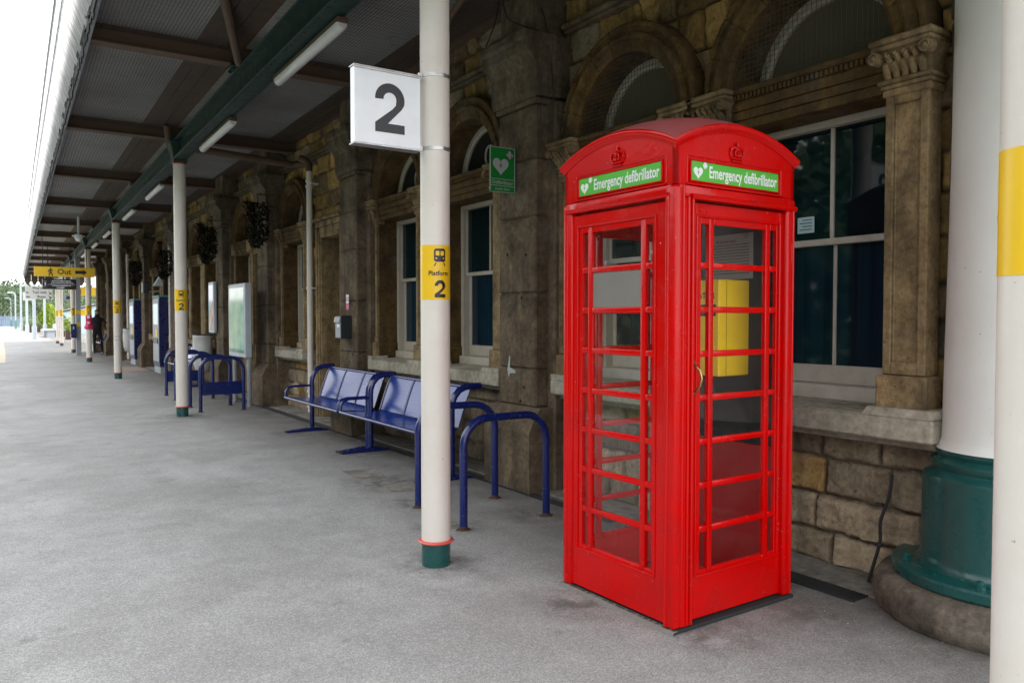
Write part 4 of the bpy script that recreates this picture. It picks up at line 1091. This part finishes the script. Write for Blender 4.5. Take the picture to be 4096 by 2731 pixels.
b2 = copy_tree(b1, loc=(3.42, 7.99, 0), label='farther blue perforated bench of the joined pair, beside the downpipe')
b3 = copy_tree(b1, loc=(3.62, 17.4, 0), label='blue bench with shiny seats seen behind the row of four hoops')
b4 = copy_tree(b1, loc=(3.95, 35.0, 0), label='small distant blue bench where the dark figure stands')
# yellow leaves and litter under the bench
mb = MB(); rr = random.Random(2)
for k in range(10):
    mb.ball((3.75 + rr.uniform(-.05, .05), 9.70 + rr.uniform(-.12, .12), .03 + rr.uniform(0, .03)), rr.uniform(.02, .035), 1, (1, 1.2, .7))
tag(mb.build('salt_sack', 'yellow'), 'small yellow and orange bundle on the ground behind the blue bench', 'bundle')

# ------------------------------------------------------------------ things on the wall and along the platform
o = thing('ash_bin', 'dark wall-mounted cigarette bin on the second pier', 'ash bin', (3.757, 9.37, 1.335))
mb = MB(); mb.box(-.14, 0, -.10, .10, -.145, .145, .008); mb.build('casing', 'charcoal', o)
mb = MB(); mb.box(-.145, -.1405, -.085, .085, -.13, .05, .002); mb.prism([(-.165, .06), (-.141, .06), (-.141, .13), (-.15, .13)], lambda x, z: (x, -.09, z), lambda x, z: (x, .09, z)); mb.build('front_plate', 'greypost', o)
mb = MB(); mb.box(-.1465, -.1455, -.06, .02, .0, .035); mb.build('label', 'signwhite', o)
o = thing('no_smoking_sign', 'narrow no smoking sign above the cigarette bin', 'sign', (3.757, 9.40, 1.65))
mb = MB(); mb.box(-.003, 0, -.055, .055, -.10, .10); mb.build('panel', 'navy', o)
mb = MB(); mb.box(-.004, -.0031, -.042, .042, -.015, .09); mb.build('white_field', 'signwhite', o)
mb = MB(); mb.box(-.004, -.0031, -.042, .042, -.09, -.025); mb.tube([(-.0045, .033 * math.cos(a * .314), .04 + .033 * math.sin(a * .314)) for a in range(21)], .004, 6); mb.tube([(-.0045, -.024, .062), (-.0045, .024, .018)], .003, 6); mb.build('red_ring', 'pink', o)
mb = MB(); mb.box(-.0052, -.0045, -.02, .02, .037, .043); mb.build('cigarette_symbol', 'black', o)
mb = MB(); mb.flat(poly2d([(5.70, .93), (5.72, 1.0), (5.69, 1.12), (5.675, 1.12), (5.68, 1.02), (5.60, 1.0), (5.59, .975), (5.68, .97)]), lambda y, z: (3.7565, y, z))
mb.build('paint_mark', 'greywhite', bld)

def downpipe(label, loc, elbow=True):
    o = thing('downpipe', label, 'pipe', loc, 0, 'white rainwater pipes on the wall')
    mb = MB(); mb.tube([(0, 0, .06), (0, 0, 3.62)], .042, 16); mb.build('pipe', 'cream', o)
    mb = MB()
    for z in (.12, .18, .34, 1.87, 3.36, 3.44): mb.lathe([(.043, z), (.053, z + .004), (.053, z + .036), (.043, z + .04)], n=16)
    for z in (1.87, 3.40): mb.box(.0, .12, -.07, .07, z + .008, z + .03)
    mb.build('collar', 'cream', o)
    if elbow: mb = MB(); mb.tube([(0, 0, 3.6), (0, 0, 3.70), (-.03, .03, 3.76), (-.10, .10, 3.80)], .05, 12); mb.build('elbow', 'brownwood', o)
    return o
dp = downpipe('nearest white downpipe, behind the far end of the blue bench', (3.93, 11.3, 0))
copy_tree(dp, loc=(3.86, 21.75, 0), label='white downpipe between the two navy ticket machines')
copy_tree(dp, loc=(3.86, 29.3, 0), label='distant white downpipe beyond the farther ticket machine')

# poster stand on two posts, and a wall poster
o = thing('poster_stand', 'poster frame with green print standing on two grey posts', 'poster stand', (3.47, 12.95, 0), 0)
for y in (.06, .98): mb = MB(); mb.tube([(.03, y, 0), (.03, y, 2.0)], .036, 14); mb.build('leg', 'greypost', o)
mb = MB(); mb.box(-.05, .06, 0, 1.05, .80, 2.02, .012); mb.build('frame', 'palepost', o)
mb = MB(); mb.box(-.053, -.0505, .06, .99, .87, 1.95); mb.build('poster', 'poster1', o)
o = thing('wall_poster', 'narrow blue and white poster case hanging on the dark pier behind the bin bag', 'poster', (3.70, 16.45, 1.65))
mb = MB(); mb.box(-.02, .04, -.22, .22, -.50, .52, .01); mb.build('frame', 'palepost', o)
mb = MB(); mb.box(-.0225, -.0205, -.18, .18, -.45, .46); mb.build('poster', 'poster2', o)
# bin bags hung on rings
def bin_bag(label, loc):
    o = thing('bin_bag', label, 'bin bag', loc, 0, 'hanging bin bags'); rr = random.Random(int(loc[1]))
    mb = MB(); n = 22; rows = []
    for z, r in ((.34, .07), (.37, .13), (.5, .17), (.7, .185), (.9, .19), (1.02, .18), (1.06, .20), (1.09, .185)):
        rows.append([((r + rr.uniform(-.018, .018)) * math.cos(2 * math.pi * k / n), (r + rr.uniform(-.018, .018)) * math.sin(2 * math.pi * k / n), z) for k in range(n)])
    mb.grid(rows, closed_v=True); mb.bm.faces.new([mb.bm.verts.new(p) for p in rows[0]]); mb.smooth = True; mb.build('bag', 'bag', o, ang=180)
    mb = MB(); mb.tube([(.19 * math.cos(a * .3142), .19 * math.sin(a * .3142), 1.10) for a in range(21)], .012, 6); mb.tube([(.19, 0, 1.10), (.30, 0, 1.10)], .012, 6); mb.build('ring_holder', 'charcoal', o)
    return o
bb = bin_bag('clear bin bag hanging beside the wall poster, behind the row of hoops', (3.62, 16.95, 0))
copy_tree(bb, loc=(3.75, 28.2, 0), label='clear bin bag hanging behind the farther navy ticket machine')
# ticket machines
def ticket_machine(label, loc, h=2.04, wd=.95):
    o = thing('ticket_machine', label, 'ticket machine', loc, 0, 'navy ticket machines')
    mb = MB(); mb.box(0, .34, 0, wd, .17, h - .05, .012); mb.build('casing', 'navy', o)
    mb = MB(); mb.box(.02, .34, .02, wd - .02, 0, .169); mb.build('plinth', 'greypost', o)
    mb = MB(); mb.box(-.012, .35, -.01, wd + .01, h - .049, h, .006); mb.build('top_cap', 'tealroof', o)
    mb = MB(); mb.box(-.012, -.0005, .05, wd - .05, .30, h - .10, .006); mb.build('front_panel', 'greypost', o)
    mb = MB(); mb.box(-.016, -.0125, .14, wd - .14, 1.28, 1.82); mb.build('screen', 'screen', o)
    mb = MB(); mb.box(-.022, -.0125, .20, wd - .50, .95, 1.15, .004); mb.build('slot_panel', 'yellow', o)
    mb = MB(); mb.box(-.030, -.0125, .15, wd - .15, .78, .92, .006); mb.build('tray', 'charcoal', o)
    return o
tm = ticket_machine('nearer navy ticket machine, just beside the second post', (3.64, 22.05, 0))
copy_tree(tm, loc=(3.66, 26.5, 0), label='farther navy ticket machine, between the second and third posts')
# wall-mounted speaker camera above nearer machine
o = thing('wall_camera', 'dark box camera on an arm above the nearer ticket machine', 'camera', (3.55, 23.6, 2.28))
mb = MB(); mb.box(-.08, .08, -.18, .18, -.16, .18, .03); mb.build('housing', 'charcoal', o)
mb = MB(); mb.tube([(0, .0, -.1), (.15, -.5, -.12), (.3, -1.0, -.1), (.4, -1.0, .1)], .016, 8); mb.build('arm', 'black', o)
mb = MB(); mb.prism([(-.18, 0), (.18, 0), (.10, .22), (.05, .24)], lambda x, z: (.15 + x * .6, -1.15, z + .02), lambda x, z: (.15 + x * .6, -.9, z + .02)); mb.build('lamp_hood', 'palepost', o)
o = thing('ceiling_camera', 'white dome camera hanging from the canopy ceiling', 'camera', (*CW(-.55, 24.5)[:2], 3.62))
mb = MB(); mb.lathe([(.03, .62), (.03, .12), (.10, .11), (.11, .04), (.10, .0)], n=16); mb.ball((0, 0, 0), .085, 2); mb.box(-.16, .16, -.02, .02, .05, .09, .01); mb.build('dome', 'white', o)

# hanging baskets
def basket(label, loc):
    o = thing('hanging_basket', label, 'hanging basket', loc, 0, 'dark hanging flower baskets'); rr = random.Random(int(loc[1] * 7))
    mb = MB()
    for k in range(900):
        z = rr.uniform(-.42, .28); wv = .20 * math.sqrt(max(.05, 1 - (z / .45) ** 2)); a = rr.uniform(0, 6.28); r = wv * rr.random() ** .4
        c = Vector((r * math.cos(a), r * math.sin(a), z)); u = Vector((rr.gauss(0, 1), rr.gauss(0, 1), rr.gauss(0, 1))).normalized() * .028; v = u.orthogonal().normalized() * .02
        mb.quad(c - u, c + v, c + u, c - v)
    mb.build('foliage', 'leafdark', o, normals=False)
    mb = MB()
    for k in range(7): mb.ball((rr.uniform(-.22, -.1), rr.uniform(-.2, .1), rr.uniform(-.1, .2)), .020, 1)
    mb.build('flower', 'redflower', o)
    mb = MB(); mb.tube([(.3, 0, .42), (0, 0, .42), (0, 0, .2)], .01, 6); mb.build('bracket', 'charcoal', o)
    return o
hb = basket('hanging basket with a few red flowers on the pier above the poster stand', (3.52, 12.55, 2.98))
for (x, y, z, lb) in ((3.50, 15.9, 2.92, 'second dark hanging basket, over the wall poster'), (3.50, 20.4, 2.80, 'third dark hanging basket, right of the third post'), (3.50, 24.9, 2.80, 'fourth dark hanging basket, over the space between the ticket machines'), (3.50, 29.4, 2.80, 'farthest dark hanging basket, left of the third post')):
    copy_tree(hb, loc=(x, y, z), label=lb)

# overhead signs
def hang(o, xs, z0, z1, y=0):
    mb = MB()
    for x in xs: mb.tube([(x, y, z0), (x, y, z1)], .012, 6)
    mb.build('hanger', 'charcoal', o)
o = thing('out_sign', 'long yellow hanging sign reading Out with walking figure and arrow', 'sign', (1.95, 28.3, 2.89))
mb = MB(); mb.box(-.83, .83, -.03, .03, -.15, .15, .004); mb.build('panel', 'yellow', o)
mb = MB(); f = lambda x, y: (x, -.032, y)
mb.flat(text2d('Out', .23, .004), lambda x, y: (x - .02, -.032, y)); mb.flat(poly2d([(.28, -.05), (.28, .05), (.50, .05), (.50, .09), (.61, 0), (.50, -.09), (.50, -.05)]), f)
mb.ball((-.39, -.032, .115), .018, 1, (1, .1, 1))
for P in ([(-.39, .09), (-.395, .0)], [(-.395, .0), (-.44, -.13)], [(-.39, .0), (-.36, -.06), (-.345, -.13)], [(-.39, .08), (-.44, .04), (-.45, -.01)], [(-.39, .08), (-.35, .04), (-.33, .03)]):
    mb.tube([(a, -.033, b) for a, b in P], [.017] * len(P), 6)
mb.build('lettering', 'black', o, normals=False); hang(o, (-.6, .6), .15, 1.2)
o = thing('departure_board', 'black electronic departure board hanging behind the yellow Out sign', 'departure board', (2.03, 32.0, 2.64))
mb = MB(); mb.box(-.52, .52, -.10, .10, -.18, .18, .01); mb.build('casing', 'black', o)
mb = MB()
for tx, sz, x, z in (('Arrival from Manchester Pic', .052, .06, .11), ('is train. This train is the 1409 service', .045, .08, .045), ('Arrival from Manchester Pic', .05, .06, -.055), ('12:56:04', .07, .02, -.125), ('2', .13, -.44, 0.0)):
    mb.flat(text2d(tx, sz, .0005), lambda a, b: (a + x, -.103, b + z))
mb.box(-.49, -.39, -.1035, -.102, .095, .10); mb.box(-.49, -.39, -.1035, -.102, -.10, -.095); mb.box(-.36, .48, -.1035, -.102, -.016, -.011)
mb.build('led_text', 'amber', o, normals=False); hang(o, (-.35, .35), .18, 1.5)
o = thing('way_out_sign', 'white hanging sign listing Way out, Taxi rank and Buses with arrows', 'sign', (1.93, 44.0, 2.67))
mb = MB(); mb.box(-.56, .56, -.03, .03, -.31, .29, .004); mb.build('panel', 'paper', o)
mb = MB()
for tx, x, z in (('Way out', .0, .21), ('Taxi rank', .02, .01), ('Buses', .10, -.20)): mb.flat(text2d(tx, .17, .003), lambda a, b: (a * .9 + x, -.032, b + z))
for z in (.0, -.20):
    mb.flat(poly2d([(.38, .08), (.41, .06), (.47, -.01), (.47, -.0), (.52, -.0), (.52, -.08), (.42, -.08), (.42, -.05), (.45, -.04)]), lambda a, b: (a, -.032, b + z))
mb.box(-.53, -.38, -.034, -.0315, -.24, -.19); mb.box(-.53, -.43, -.034, -.0315, -.03, .02)
mb.build('lettering', 'black', o, normals=False); hang(o, (-.4, .4), .29, 1.6)
o = thing('platform_end_sign', 'small plain white sign half hidden behind the Taxi rank sign', 'sign', (1.66, 50.0, 2.62))
mb = MB(); mb.box(-.22, .22, -.03, .03, -.22, .22, .004); mb.build('panel', 'signwhite', o); hang(o, (0,), .22, 1.6)
o = thing('far_hanging_sign', 'distant dull yellow hanging sign seen either side of the fourth post', 'sign', (4.05, 45.5, 2.80))
mb = MB(); mb.box(-.75, .75, -.03, .03, -.22, .22, .004); mb.build('panel', 'yellow', o)
mb = MB(); mb.flat(poly2d([(-.45, .10), (-.40, .14), (-.30, .02), (-.30, .10), (-.22, .10), (-.22, -.14), (-.44, -.14), (-.44, -.06), (-.35, -.06)]), lambda a, b: (a, -.032, b)); mb.build('arrow', 'black', o, normals=False); hang(o, (-.5, .5), .22, 1.4)
o = thing('small_arrow_sign', 'small grey sign with a dark arrow hanging between two far posts', 'sign', (3.10, 43.5, 2.45))
mb = MB(); mb.box(-.17, .17, -.03, .03, -.17, .17, .004); mb.build('panel', 'greypost', o)
mb = MB(); mb.flat(poly2d([(-.08, .05), (-.04, .08), (.03, .01), (.03, .07), (.08, .07), (.08, -.09), (-.08, -.09), (-.08, -.03), (-.02, -.03)]), lambda a, b: (a, -.032, b)); mb.build('arrow', 'black', o, normals=False); hang(o, (0,), .17, 1.7)
# yellow double sign
o = thing('yellow_notice_board', 'pale yellow two-part notice board behind the grey post', 'notice board', (3.98, 48.0, 0))
for x0 in (-.25, .03): mb = MB(); mb.box(x0, x0 + .24, -.02, .02, 1.58, 1.90, .01); mb.build('panel', 'yellow', o)
mb = MB(); mb.tube([(0, .03, 0), (0, .03, 1.9)], .03, 8); mb.build('leg', 'greypost', o)

# grey steel post with help point
o = thing('grey_steel_post', 'square grey steel post in front of the help point', 'post', (2.80, 34.5, 0))
mb = MB(); mb.box(-.085, .085, -.085, .085, .02, 4.1, .005); mb.box(-.13, .13, -.13, .13, 0, .02); mb.build('shaft', 'greypost', o)
mb = MB(); mb.box(-.088, .088, -.088, .088, 1.60, 1.74); mb.build('yellow_band', 'yellow', o)
mb = MB(); mb.box(-.06, .06, -.10, -.086, 1.12, 1.28); mb.build('notice', 'yellow', o)
o = thing('help_point', 'slim blue help point with white symbol fixed beside the grey post', 'help point', (2.62, 34.3, .95))
mb = MB(); mb.box(-.095, .095, -.06, .06, -.27, .27, .01); mb.build('casing', 'blue', o)
mb = MB(); mb.tube([(-.04 + .05 * math.cos(R(a)), -.062, .12 + .05 * math.sin(R(a))) for a in range(-90, 100, 15)], .012, 6); mb.build('symbol', 'signwhite', o)
# pink banner on fourth post
pb = CW(0, 29.2)
o = thing('pink_banner', 'pink banner with white heart and flower wrapped round the fourth post', 'banner', (pb[0], pb[1], 1.38))
mb = MB(); mb.lathe([(PR + .012, -.17), (PR + .010, .16)], n=20); mb.lathe([(PR + .02, -.30), (.145, -.26), (.14, -.20), (PR + .01, -.14)], n=14); mb.build('wrap', 'pink', o)
wrap(poly2d(heart(0, 0, .05)), R(-98), -.09, PR + .055).build('heart_symbol', 'signwhite', o, normals=False)
mb = wrap(poly2d([(x, y) for x, y in arc(0, 0, .045, 0, 345, 15)]), R(-98), .10, PR + .014); mb.build('flower_symbol', 'signwhite', o, normals=False)
# dark figure by the far bench
def person(label, loc):
    o = thing('person', label, 'person', loc)
    me = bpy.data.meshes.new('body'); ob = bpy.data.objects.new('body', me); COL.objects.link(ob)
    J = [((0, 0, .92), .15), ((0, .01, 1.15), .135), ((.0, .0, 1.38), .15), ((0, -.02, 1.50), .065), ((0, -.04, 1.62), .095), ((0, -.05, 1.73), .085),
         ((-.10, 0, .86), .10), ((-.11, -.03, .48), .065), ((-.11, .02, .09), .045), ((-.11, -.12, .04), .035),
         ((.10, 0, .86), .10), ((.13, .02, .48), .065), ((.19, .05, .09), .045), ((.20, -.08, .04), .035),
         ((-.20, 0, 1.40), .062), ((-.25, -.05, 1.14), .045), ((-.18, -.22, .98), .035),
         ((.20, 0, 1.40), .062), ((.30, -.14, 1.22), .045), ((.40, -.28, 1.40), .035), ((.44, -.33, 1.46), .03)]
    E = [(0, 1), (1, 2), (2, 3), (3, 4), (4, 5), (0, 6), (6, 7), (7, 8), (8, 9), (0, 10), (10, 11), (11, 12), (12, 13), (2, 14), (14, 15), (15, 16), (2, 17), (17, 18), (18, 19), (19, 20)]
    me.from_pydata([j[0] for j in J], E, []); m = ob.modifiers.new('skin', 'SKIN'); ob.modifiers.new('sub', 'SUBSURF').levels = 1
    sv = me.skin_vertices[0].data
    for i, j in enumerate(J): sv[i].radius = (j[1], j[1])
    sv[0].use_root = True
    dg = bpy.context.evaluated_depsgraph_get(); nm = bpy.data.meshes.new_from_object(ob.evaluated_get(dg)); bpy.data.objects.remove(ob)
    link_mesh('body', nm, 'cloth', o, 60, True)
    mb = MB(); mb.ball((0, -.075, 1.665), .078, 2, (.9, .9, 1.15)); mb.ball((0, -.155, 1.655), .014, 1)
    for s in (-1, 1): mb.ball((s * .028, -.143, 1.68), .009, 1)
    mb.ball((.45, -.34, 1.48), .035, 1); mb.build('face_and_hand', 'skin', o)
    mb = MB(); mb.ball((0, -.03, 1.72), .095, 2, (1, 1.1, .8)); mb.build('hair', 'black', o)
    mb = MB(); mb.box(-.16, .16, .10, .26, 1.05, 1.48, .05, 2); mb.build('backpack', 'black', o)
    mb = MB(); mb.box(.40, .50, -.37, -.355, 1.50, 1.56, .002); mb.build('phone', 'charcoal', o)
    return o
person('standing person in dark clothes with a backpack, one arm raised holding a phone', (3.55, 35.6, 0))
# dark steel stanchion and glazed screen near the end of the building
o = thing('glazed_screen', 'tall pale glazed screen at the far end of the building', 'screen', (4.0, 38.3, 0))
mb = MB(); mb.box(-.10, .45, 0, .04, .55, 2.75, .004); mb.build('pane', 'palecyan', o)
mb = MB(); mb.box(-.14, -.10, -.03, .06, 0, 3.4); mb.box(.46, .60, -.03, .06, 0, 4.2); mb.build('frame', 'charcoal', o)
o = thing('dark_steel_column', 'thin dark steel column between the far bench and the third post', 'column', (3.62, 29.9, 0))
mb = MB(); mb.box(-.07, .07, -.07, .07, 0.0, 4.1, .005); mb.build('shaft', 'charcoal', o)

# ------------------------------------------------------------------ far end of the platform, in the open
def lamp_post(label, loc, h=4.4, grn=True):
    o = thing('street_lamp', label, 'street lamp', loc, 0, 'white lamp posts with curved arms')
    mb = MB(); mb.tube([(0, 0, 0), (0, 0, 1.1)], .12, 10); mb.build('base_section', 'tealroof', o)
    mb = MB(); mb.tube([(0, 0, 1.1), (0, 0, h - .3), (-.08, 0, h - .1), (-.25, 0, h)], .085, 10); mb.build('pole', 'palepost', o)
    mb = MB(); mb.box(-.85, -.25, -.12, .12, h - .03, h + .07, .02); mb.build('lamp_head', 'white', o)
    return o
lp = lamp_post('white curved lamp post with green base, the nearer of two', (2.62, 120, 0), 4.7)
copy_tree(lp, loc=(2.75, 155, 0), label='smaller farther white lamp post with green base, at the blue fence')
def grey_pole(label, loc, h):
    o = thing('pale_pole', label, 'pole', loc, 0, 'pale grey poles in the open')
    mb = MB(); mb.tube([(0, 0, .9), (0, 0, h)], .095, 12); mb.build('upper_pole', 'palepost', o)
    mb = MB(); mb.tube([(0, 0, 0), (0, 0, .9)], .15, 12); mb.build('sleeve', 'palepost', o); return o
gp = grey_pole('thickest and nearest pale grey pole in the open, under the Taxi rank sign', (2.385, 61.2, 0), 5.2)
copy_tree(gp, loc=(2.50, 77.5, 0), label='middle pale grey pole, between two others in the open')
copy_tree(gp, loc=(2.60, 96.5, 0), label='leftmost and farthest of the pale grey poles')
copy_tree(gp, loc=(4.00, 82, 0), label='pale grey pole standing in front of the golden conifer')
# grey bench beside flower planters
o = thing('grey_bench', 'pale grey slatted bench in the open beyond the canopy', 'bench', (3.72, 67.0, 0))
mb = MB(); mb.box(-.5, .3, 0, 4.5, .50, .58, .01); mb.build('seat', 'palepost', o)
mb = MB(); mb.box(.3, .4, 0, 4.5, .60, 1.0, .01); mb.build('backrest', 'palepost', o)
for y in (.2, 2.2, 4.2): mb = MB(); mb.box(-.3, .2, y, y + .1, 0, .5); mb.build('leg', 'palepost', o)

def leafcloud(mb, c, rad, n, size, rr, flat=1.0):
    for k in range(n):
        d = Vector((rr.gauss(0, 1), rr.gauss(0, 1), rr.gauss(0, 1))).normalized() * (rr.random() ** .35)
        p = Vector((c[0] + d.x * rad[0], c[1] + d.y * rad[1], c[2] + d.z * rad[2]))
        u = Vector((rr.gauss(0, 1), rr.gauss(0, 1), rr.gauss(0, 1))).normalized() * size * rr.uniform(.6, 1.3); v = u.orthogonal().normalized() * size * .7
        mb.quad(p - u, p + v, p + u, p - v)
def planter(label, loc, w=1.2, h=.5, leaf='leaf2', fh=.6):
    o = thing('flower_planter', label, 'planter', loc, 0, 'planters with shrubs')
    mb = MB(); mb.box(0, w, 0, w, 0, h, .02); mb.build('box', 'brownplant', o)
    mb = MB(); rr = random.Random(int(loc[0] * 31 + loc[1])); leafcloud(mb, (w / 2, w / 2, h + fh * .4), (w * .6, w * .6, fh), 420, .09, rr); mb.build('foliage', leaf, o, normals=False); return o
planter('brown planter with leafy shrubs behind the pale poles, leftmost one', (3.0, 104, 0), 1.3)
planter('brown planter with shrubs at the end of the grey bench', (4.05, 70, 0), 1.1, .5, 'leaf2', .9)
planter('brown planter right of the two slim cream posts with yellow-green plants', (4.12, 60, 0), .75, .6, 'conifer', .7)
planter('brown flower planter between the left and middle pale poles', (3.1, 92, 0), 1.0)
o = thing('golden_conifer', 'rounded yellow-green conifer beside a pale grey pole', 'conifer', (5.1, 96, 0))
mb = MB(); rr = random.Random(12)
for k in range(2600):
    z = rr.random(); r = 1.05 * (1 - z ** 2.4) ** .7 + .1; a = rr.uniform(0, 6.28); q = rr.random() ** .25 * r
    p = Vector((q * math.cos(a), q * math.sin(a), .2 + z * 2.7)); u = Vector((rr.gauss(0, .5), rr.gauss(0, .5), 1)).normalized() * .12; v = u.orthogonal().normalized() * .06
    mb.quad(p - u, p + v, p + u, p - v)
mb.build('crown', 'conifer', o, normals=False); mb = MB(); mb.tube([(0, 0, 0), (0, 0, 1.5)], .1, 8); mb.build('trunk', 'bark', o)
def tree(label, loc, h, w, mat, seed, n=2600, grp='trees beyond the end of the platform'):
    o = thing('tree', label, 'tree', loc, 0, grp); rr = random.Random(seed)
    mb = MB(); mb.tube([(0, 0, -1.5), (.05 * w, 0, h * .35), (-.03 * w, .1, h * .7)], [.03 * h, .022 * h, .008 * h], 8)
    for k in range(5):
        a = rr.uniform(0, 6.28); mb.tube([(0, 0, h * .3 + k * .06 * h), (w * .3 * math.cos(a), w * .3 * math.sin(a), h * .55 + k * .05 * h)], [.012 * h, .004 * h], 6)
    mb.build('trunk', 'bark', o)
    mb = MB(); nb = 13
    for k in range(nb):
        a = rr.uniform(0, 6.28); r = w * .38 * rr.random() ** .6; z = h * rr.uniform(.28, .86); s_ = (1 - abs(z / h - .5)) * w * .30 * rr.uniform(.7, 1.15)
        leafcloud(mb, (r * math.cos(a), r * math.sin(a), z), (s_, s_, s_ * .75), n // nb, h * .022, rr)
    mb.build('crown', mat, o, normals=False); return o
T = [('tall dark tree at the left edge, above the blue fence', -4, 165, 8.5, 9, 'leaf'), ('broad mid-green tree behind the two lamp posts', 6.2, 150, 7.2, 9, 'leaf'), ('pale loose tree beside the left pale pole', 8.6, 140, 6.0, 6, 'leaf2'),
     ('bushy green tree behind the middle pale pole', 10.5, 135, 5.8, 8, 'leaf'), ('pale green tree behind the golden conifer', 12.5, 128, 5.6, 7, 'leaf2'), ('dark green tree between the conifer and the slim posts', 14.5, 122, 6.2, 8, 'leaf'),
     ('green tree behind the slim far posts', 17.0, 118, 6.0, 8, 'leaf'), ('light green tree right of the slim far posts', 20.0, 118, 4.6, 7, 'leaf2'), ('low green tree over the pale blue hoarding', 23.5, 112, 5.0, 8, 'leaf'), ('farthest tree on the hill seen left of the lamp posts', 1.5, 190, 9.0, 12, 'leaf')]
for i, (lb, x, y, h, w_, m_) in enumerate(T): tree(lb, (x, y, 0), h, w_, m_, 40 + i)
# wooded hillside mass
mb = MB(); rr = random.Random(77)
for k in range(70):
    x = rr.uniform(-30, 60); y = rr.uniform(200, 290); z = (y - 190) * .085; s_ = rr.uniform(4, 7); leafcloud(mb, (x, y, z + 1.5), (s_, s_, s_ * .6), 150, .55, rr)
tag(mb.build('woodland', 'leaf', None, normals=False), 'far wooded hillside closing the view beyond the platform end', 'woodland', None, 'stuff')
# trees on the far side of the tracks (seen mirrored in the window glass)
mb = MB(); rr = random.Random(78)
for k in range(170):
    y = rr.uniform(-18, 34); x = rr.uniform(-20, -14); s_ = rr.uniform(1.6, 2.8); leafcloud(mb, (x, y, rr.uniform(0, 8.5)), (s_, s_, s_), 200, .26, rr)
tag(mb.build('lineside_trees', 'leaf', None, normals=False), 'belt of lineside trees across the tracks, mirrored in the station windows', 'woodland', None, 'stuff')
# blue-grey fence, pale blue hoarding, pale pink house
o = thing('blue_fence', 'blue-grey metal fence at the far left end of the platform', 'fence', (0, 158, 0))
mb = MB()
for k in range(60): mb.box(-12 + k * .27, -12 + k * .27 + .2, 0, .06, .05, 1.75)
mb.box(-12, 4.2, .07, .12, .4, .5); mb.box(-12, 4.2, .07, .12, 1.4, 1.5); mb.build('palings', 'fenceblue', o)
o = thing('pale_hoarding', 'pale blue clad building with sloping dark roof edge behind the far posts', 'building', (5.4, 80, 0))
mb = MB(); mb.prism([(0, .0), (4.5, .0), (4.5, 3.0), (0, 2.0)], lambda x, z: (x, 0, z), lambda x, z: (x, 9, z)); mb.build('wall', 'palecyan', o)
mb = MB(); mb.prism([(-.15, 1.98), (4.6, 3.02), (4.6, 3.14), (-.15, 2.1)], lambda x, z: (x, -.2, z), lambda x, z: (x, 9.2, z)); mb.build('roof', 'charcoal', o)
o = thing('pink_house', 'distant pale pink house with teal roof behind the trees', 'house', (17.5, 105, 0))
mb = MB(); mb.box(0, 9, 0, 8, 0, 5.6); mb.build('wall', 'pinkwall', o)
mb = MB(); mb.prism([(-.4, 5.6), (9.4, 5.6), (4.5, 7.6)], lambda x, z: (x, -.4, z), lambda x, z: (x, 8.4, z)); mb.build('roof', 'tealroof', o)
mb = MB()
for k in range(3): mb.box(1 + k * 2.8, 2.2 + k * 2.8, -.04, -.001, 3.2, 4.6)
mb.build('window', 'window', o)
o = thing('footbridge_stair', 'grey covered stair with light railings behind the grey steel post', 'stair', (4.35, 49.5, 0))
mb = MB(); 
for k in range(12): mb.box(0 + k * .16, .16 + k * .16, 0, 1.6, k * .14, k * .14 + .05)
mb.prism([(0, 0), (1.92, 1.68), (1.92, 1.4), (.3, 0)], lambda x, z: (x, -.06, z), lambda x, z: (x, -.02, z)); mb.build('steps', 'greypost', o)
mb = MB(); mb.tube([(0, -.1, .95), (1.92, -.1, 2.6)], .03, 8)
for k in range(7): mb.tube([(k * .32, -.1, k * .275), (k * .32, -.1, .95 + k * .275)], .018, 6)
mb.build('railing', 'cream', o)
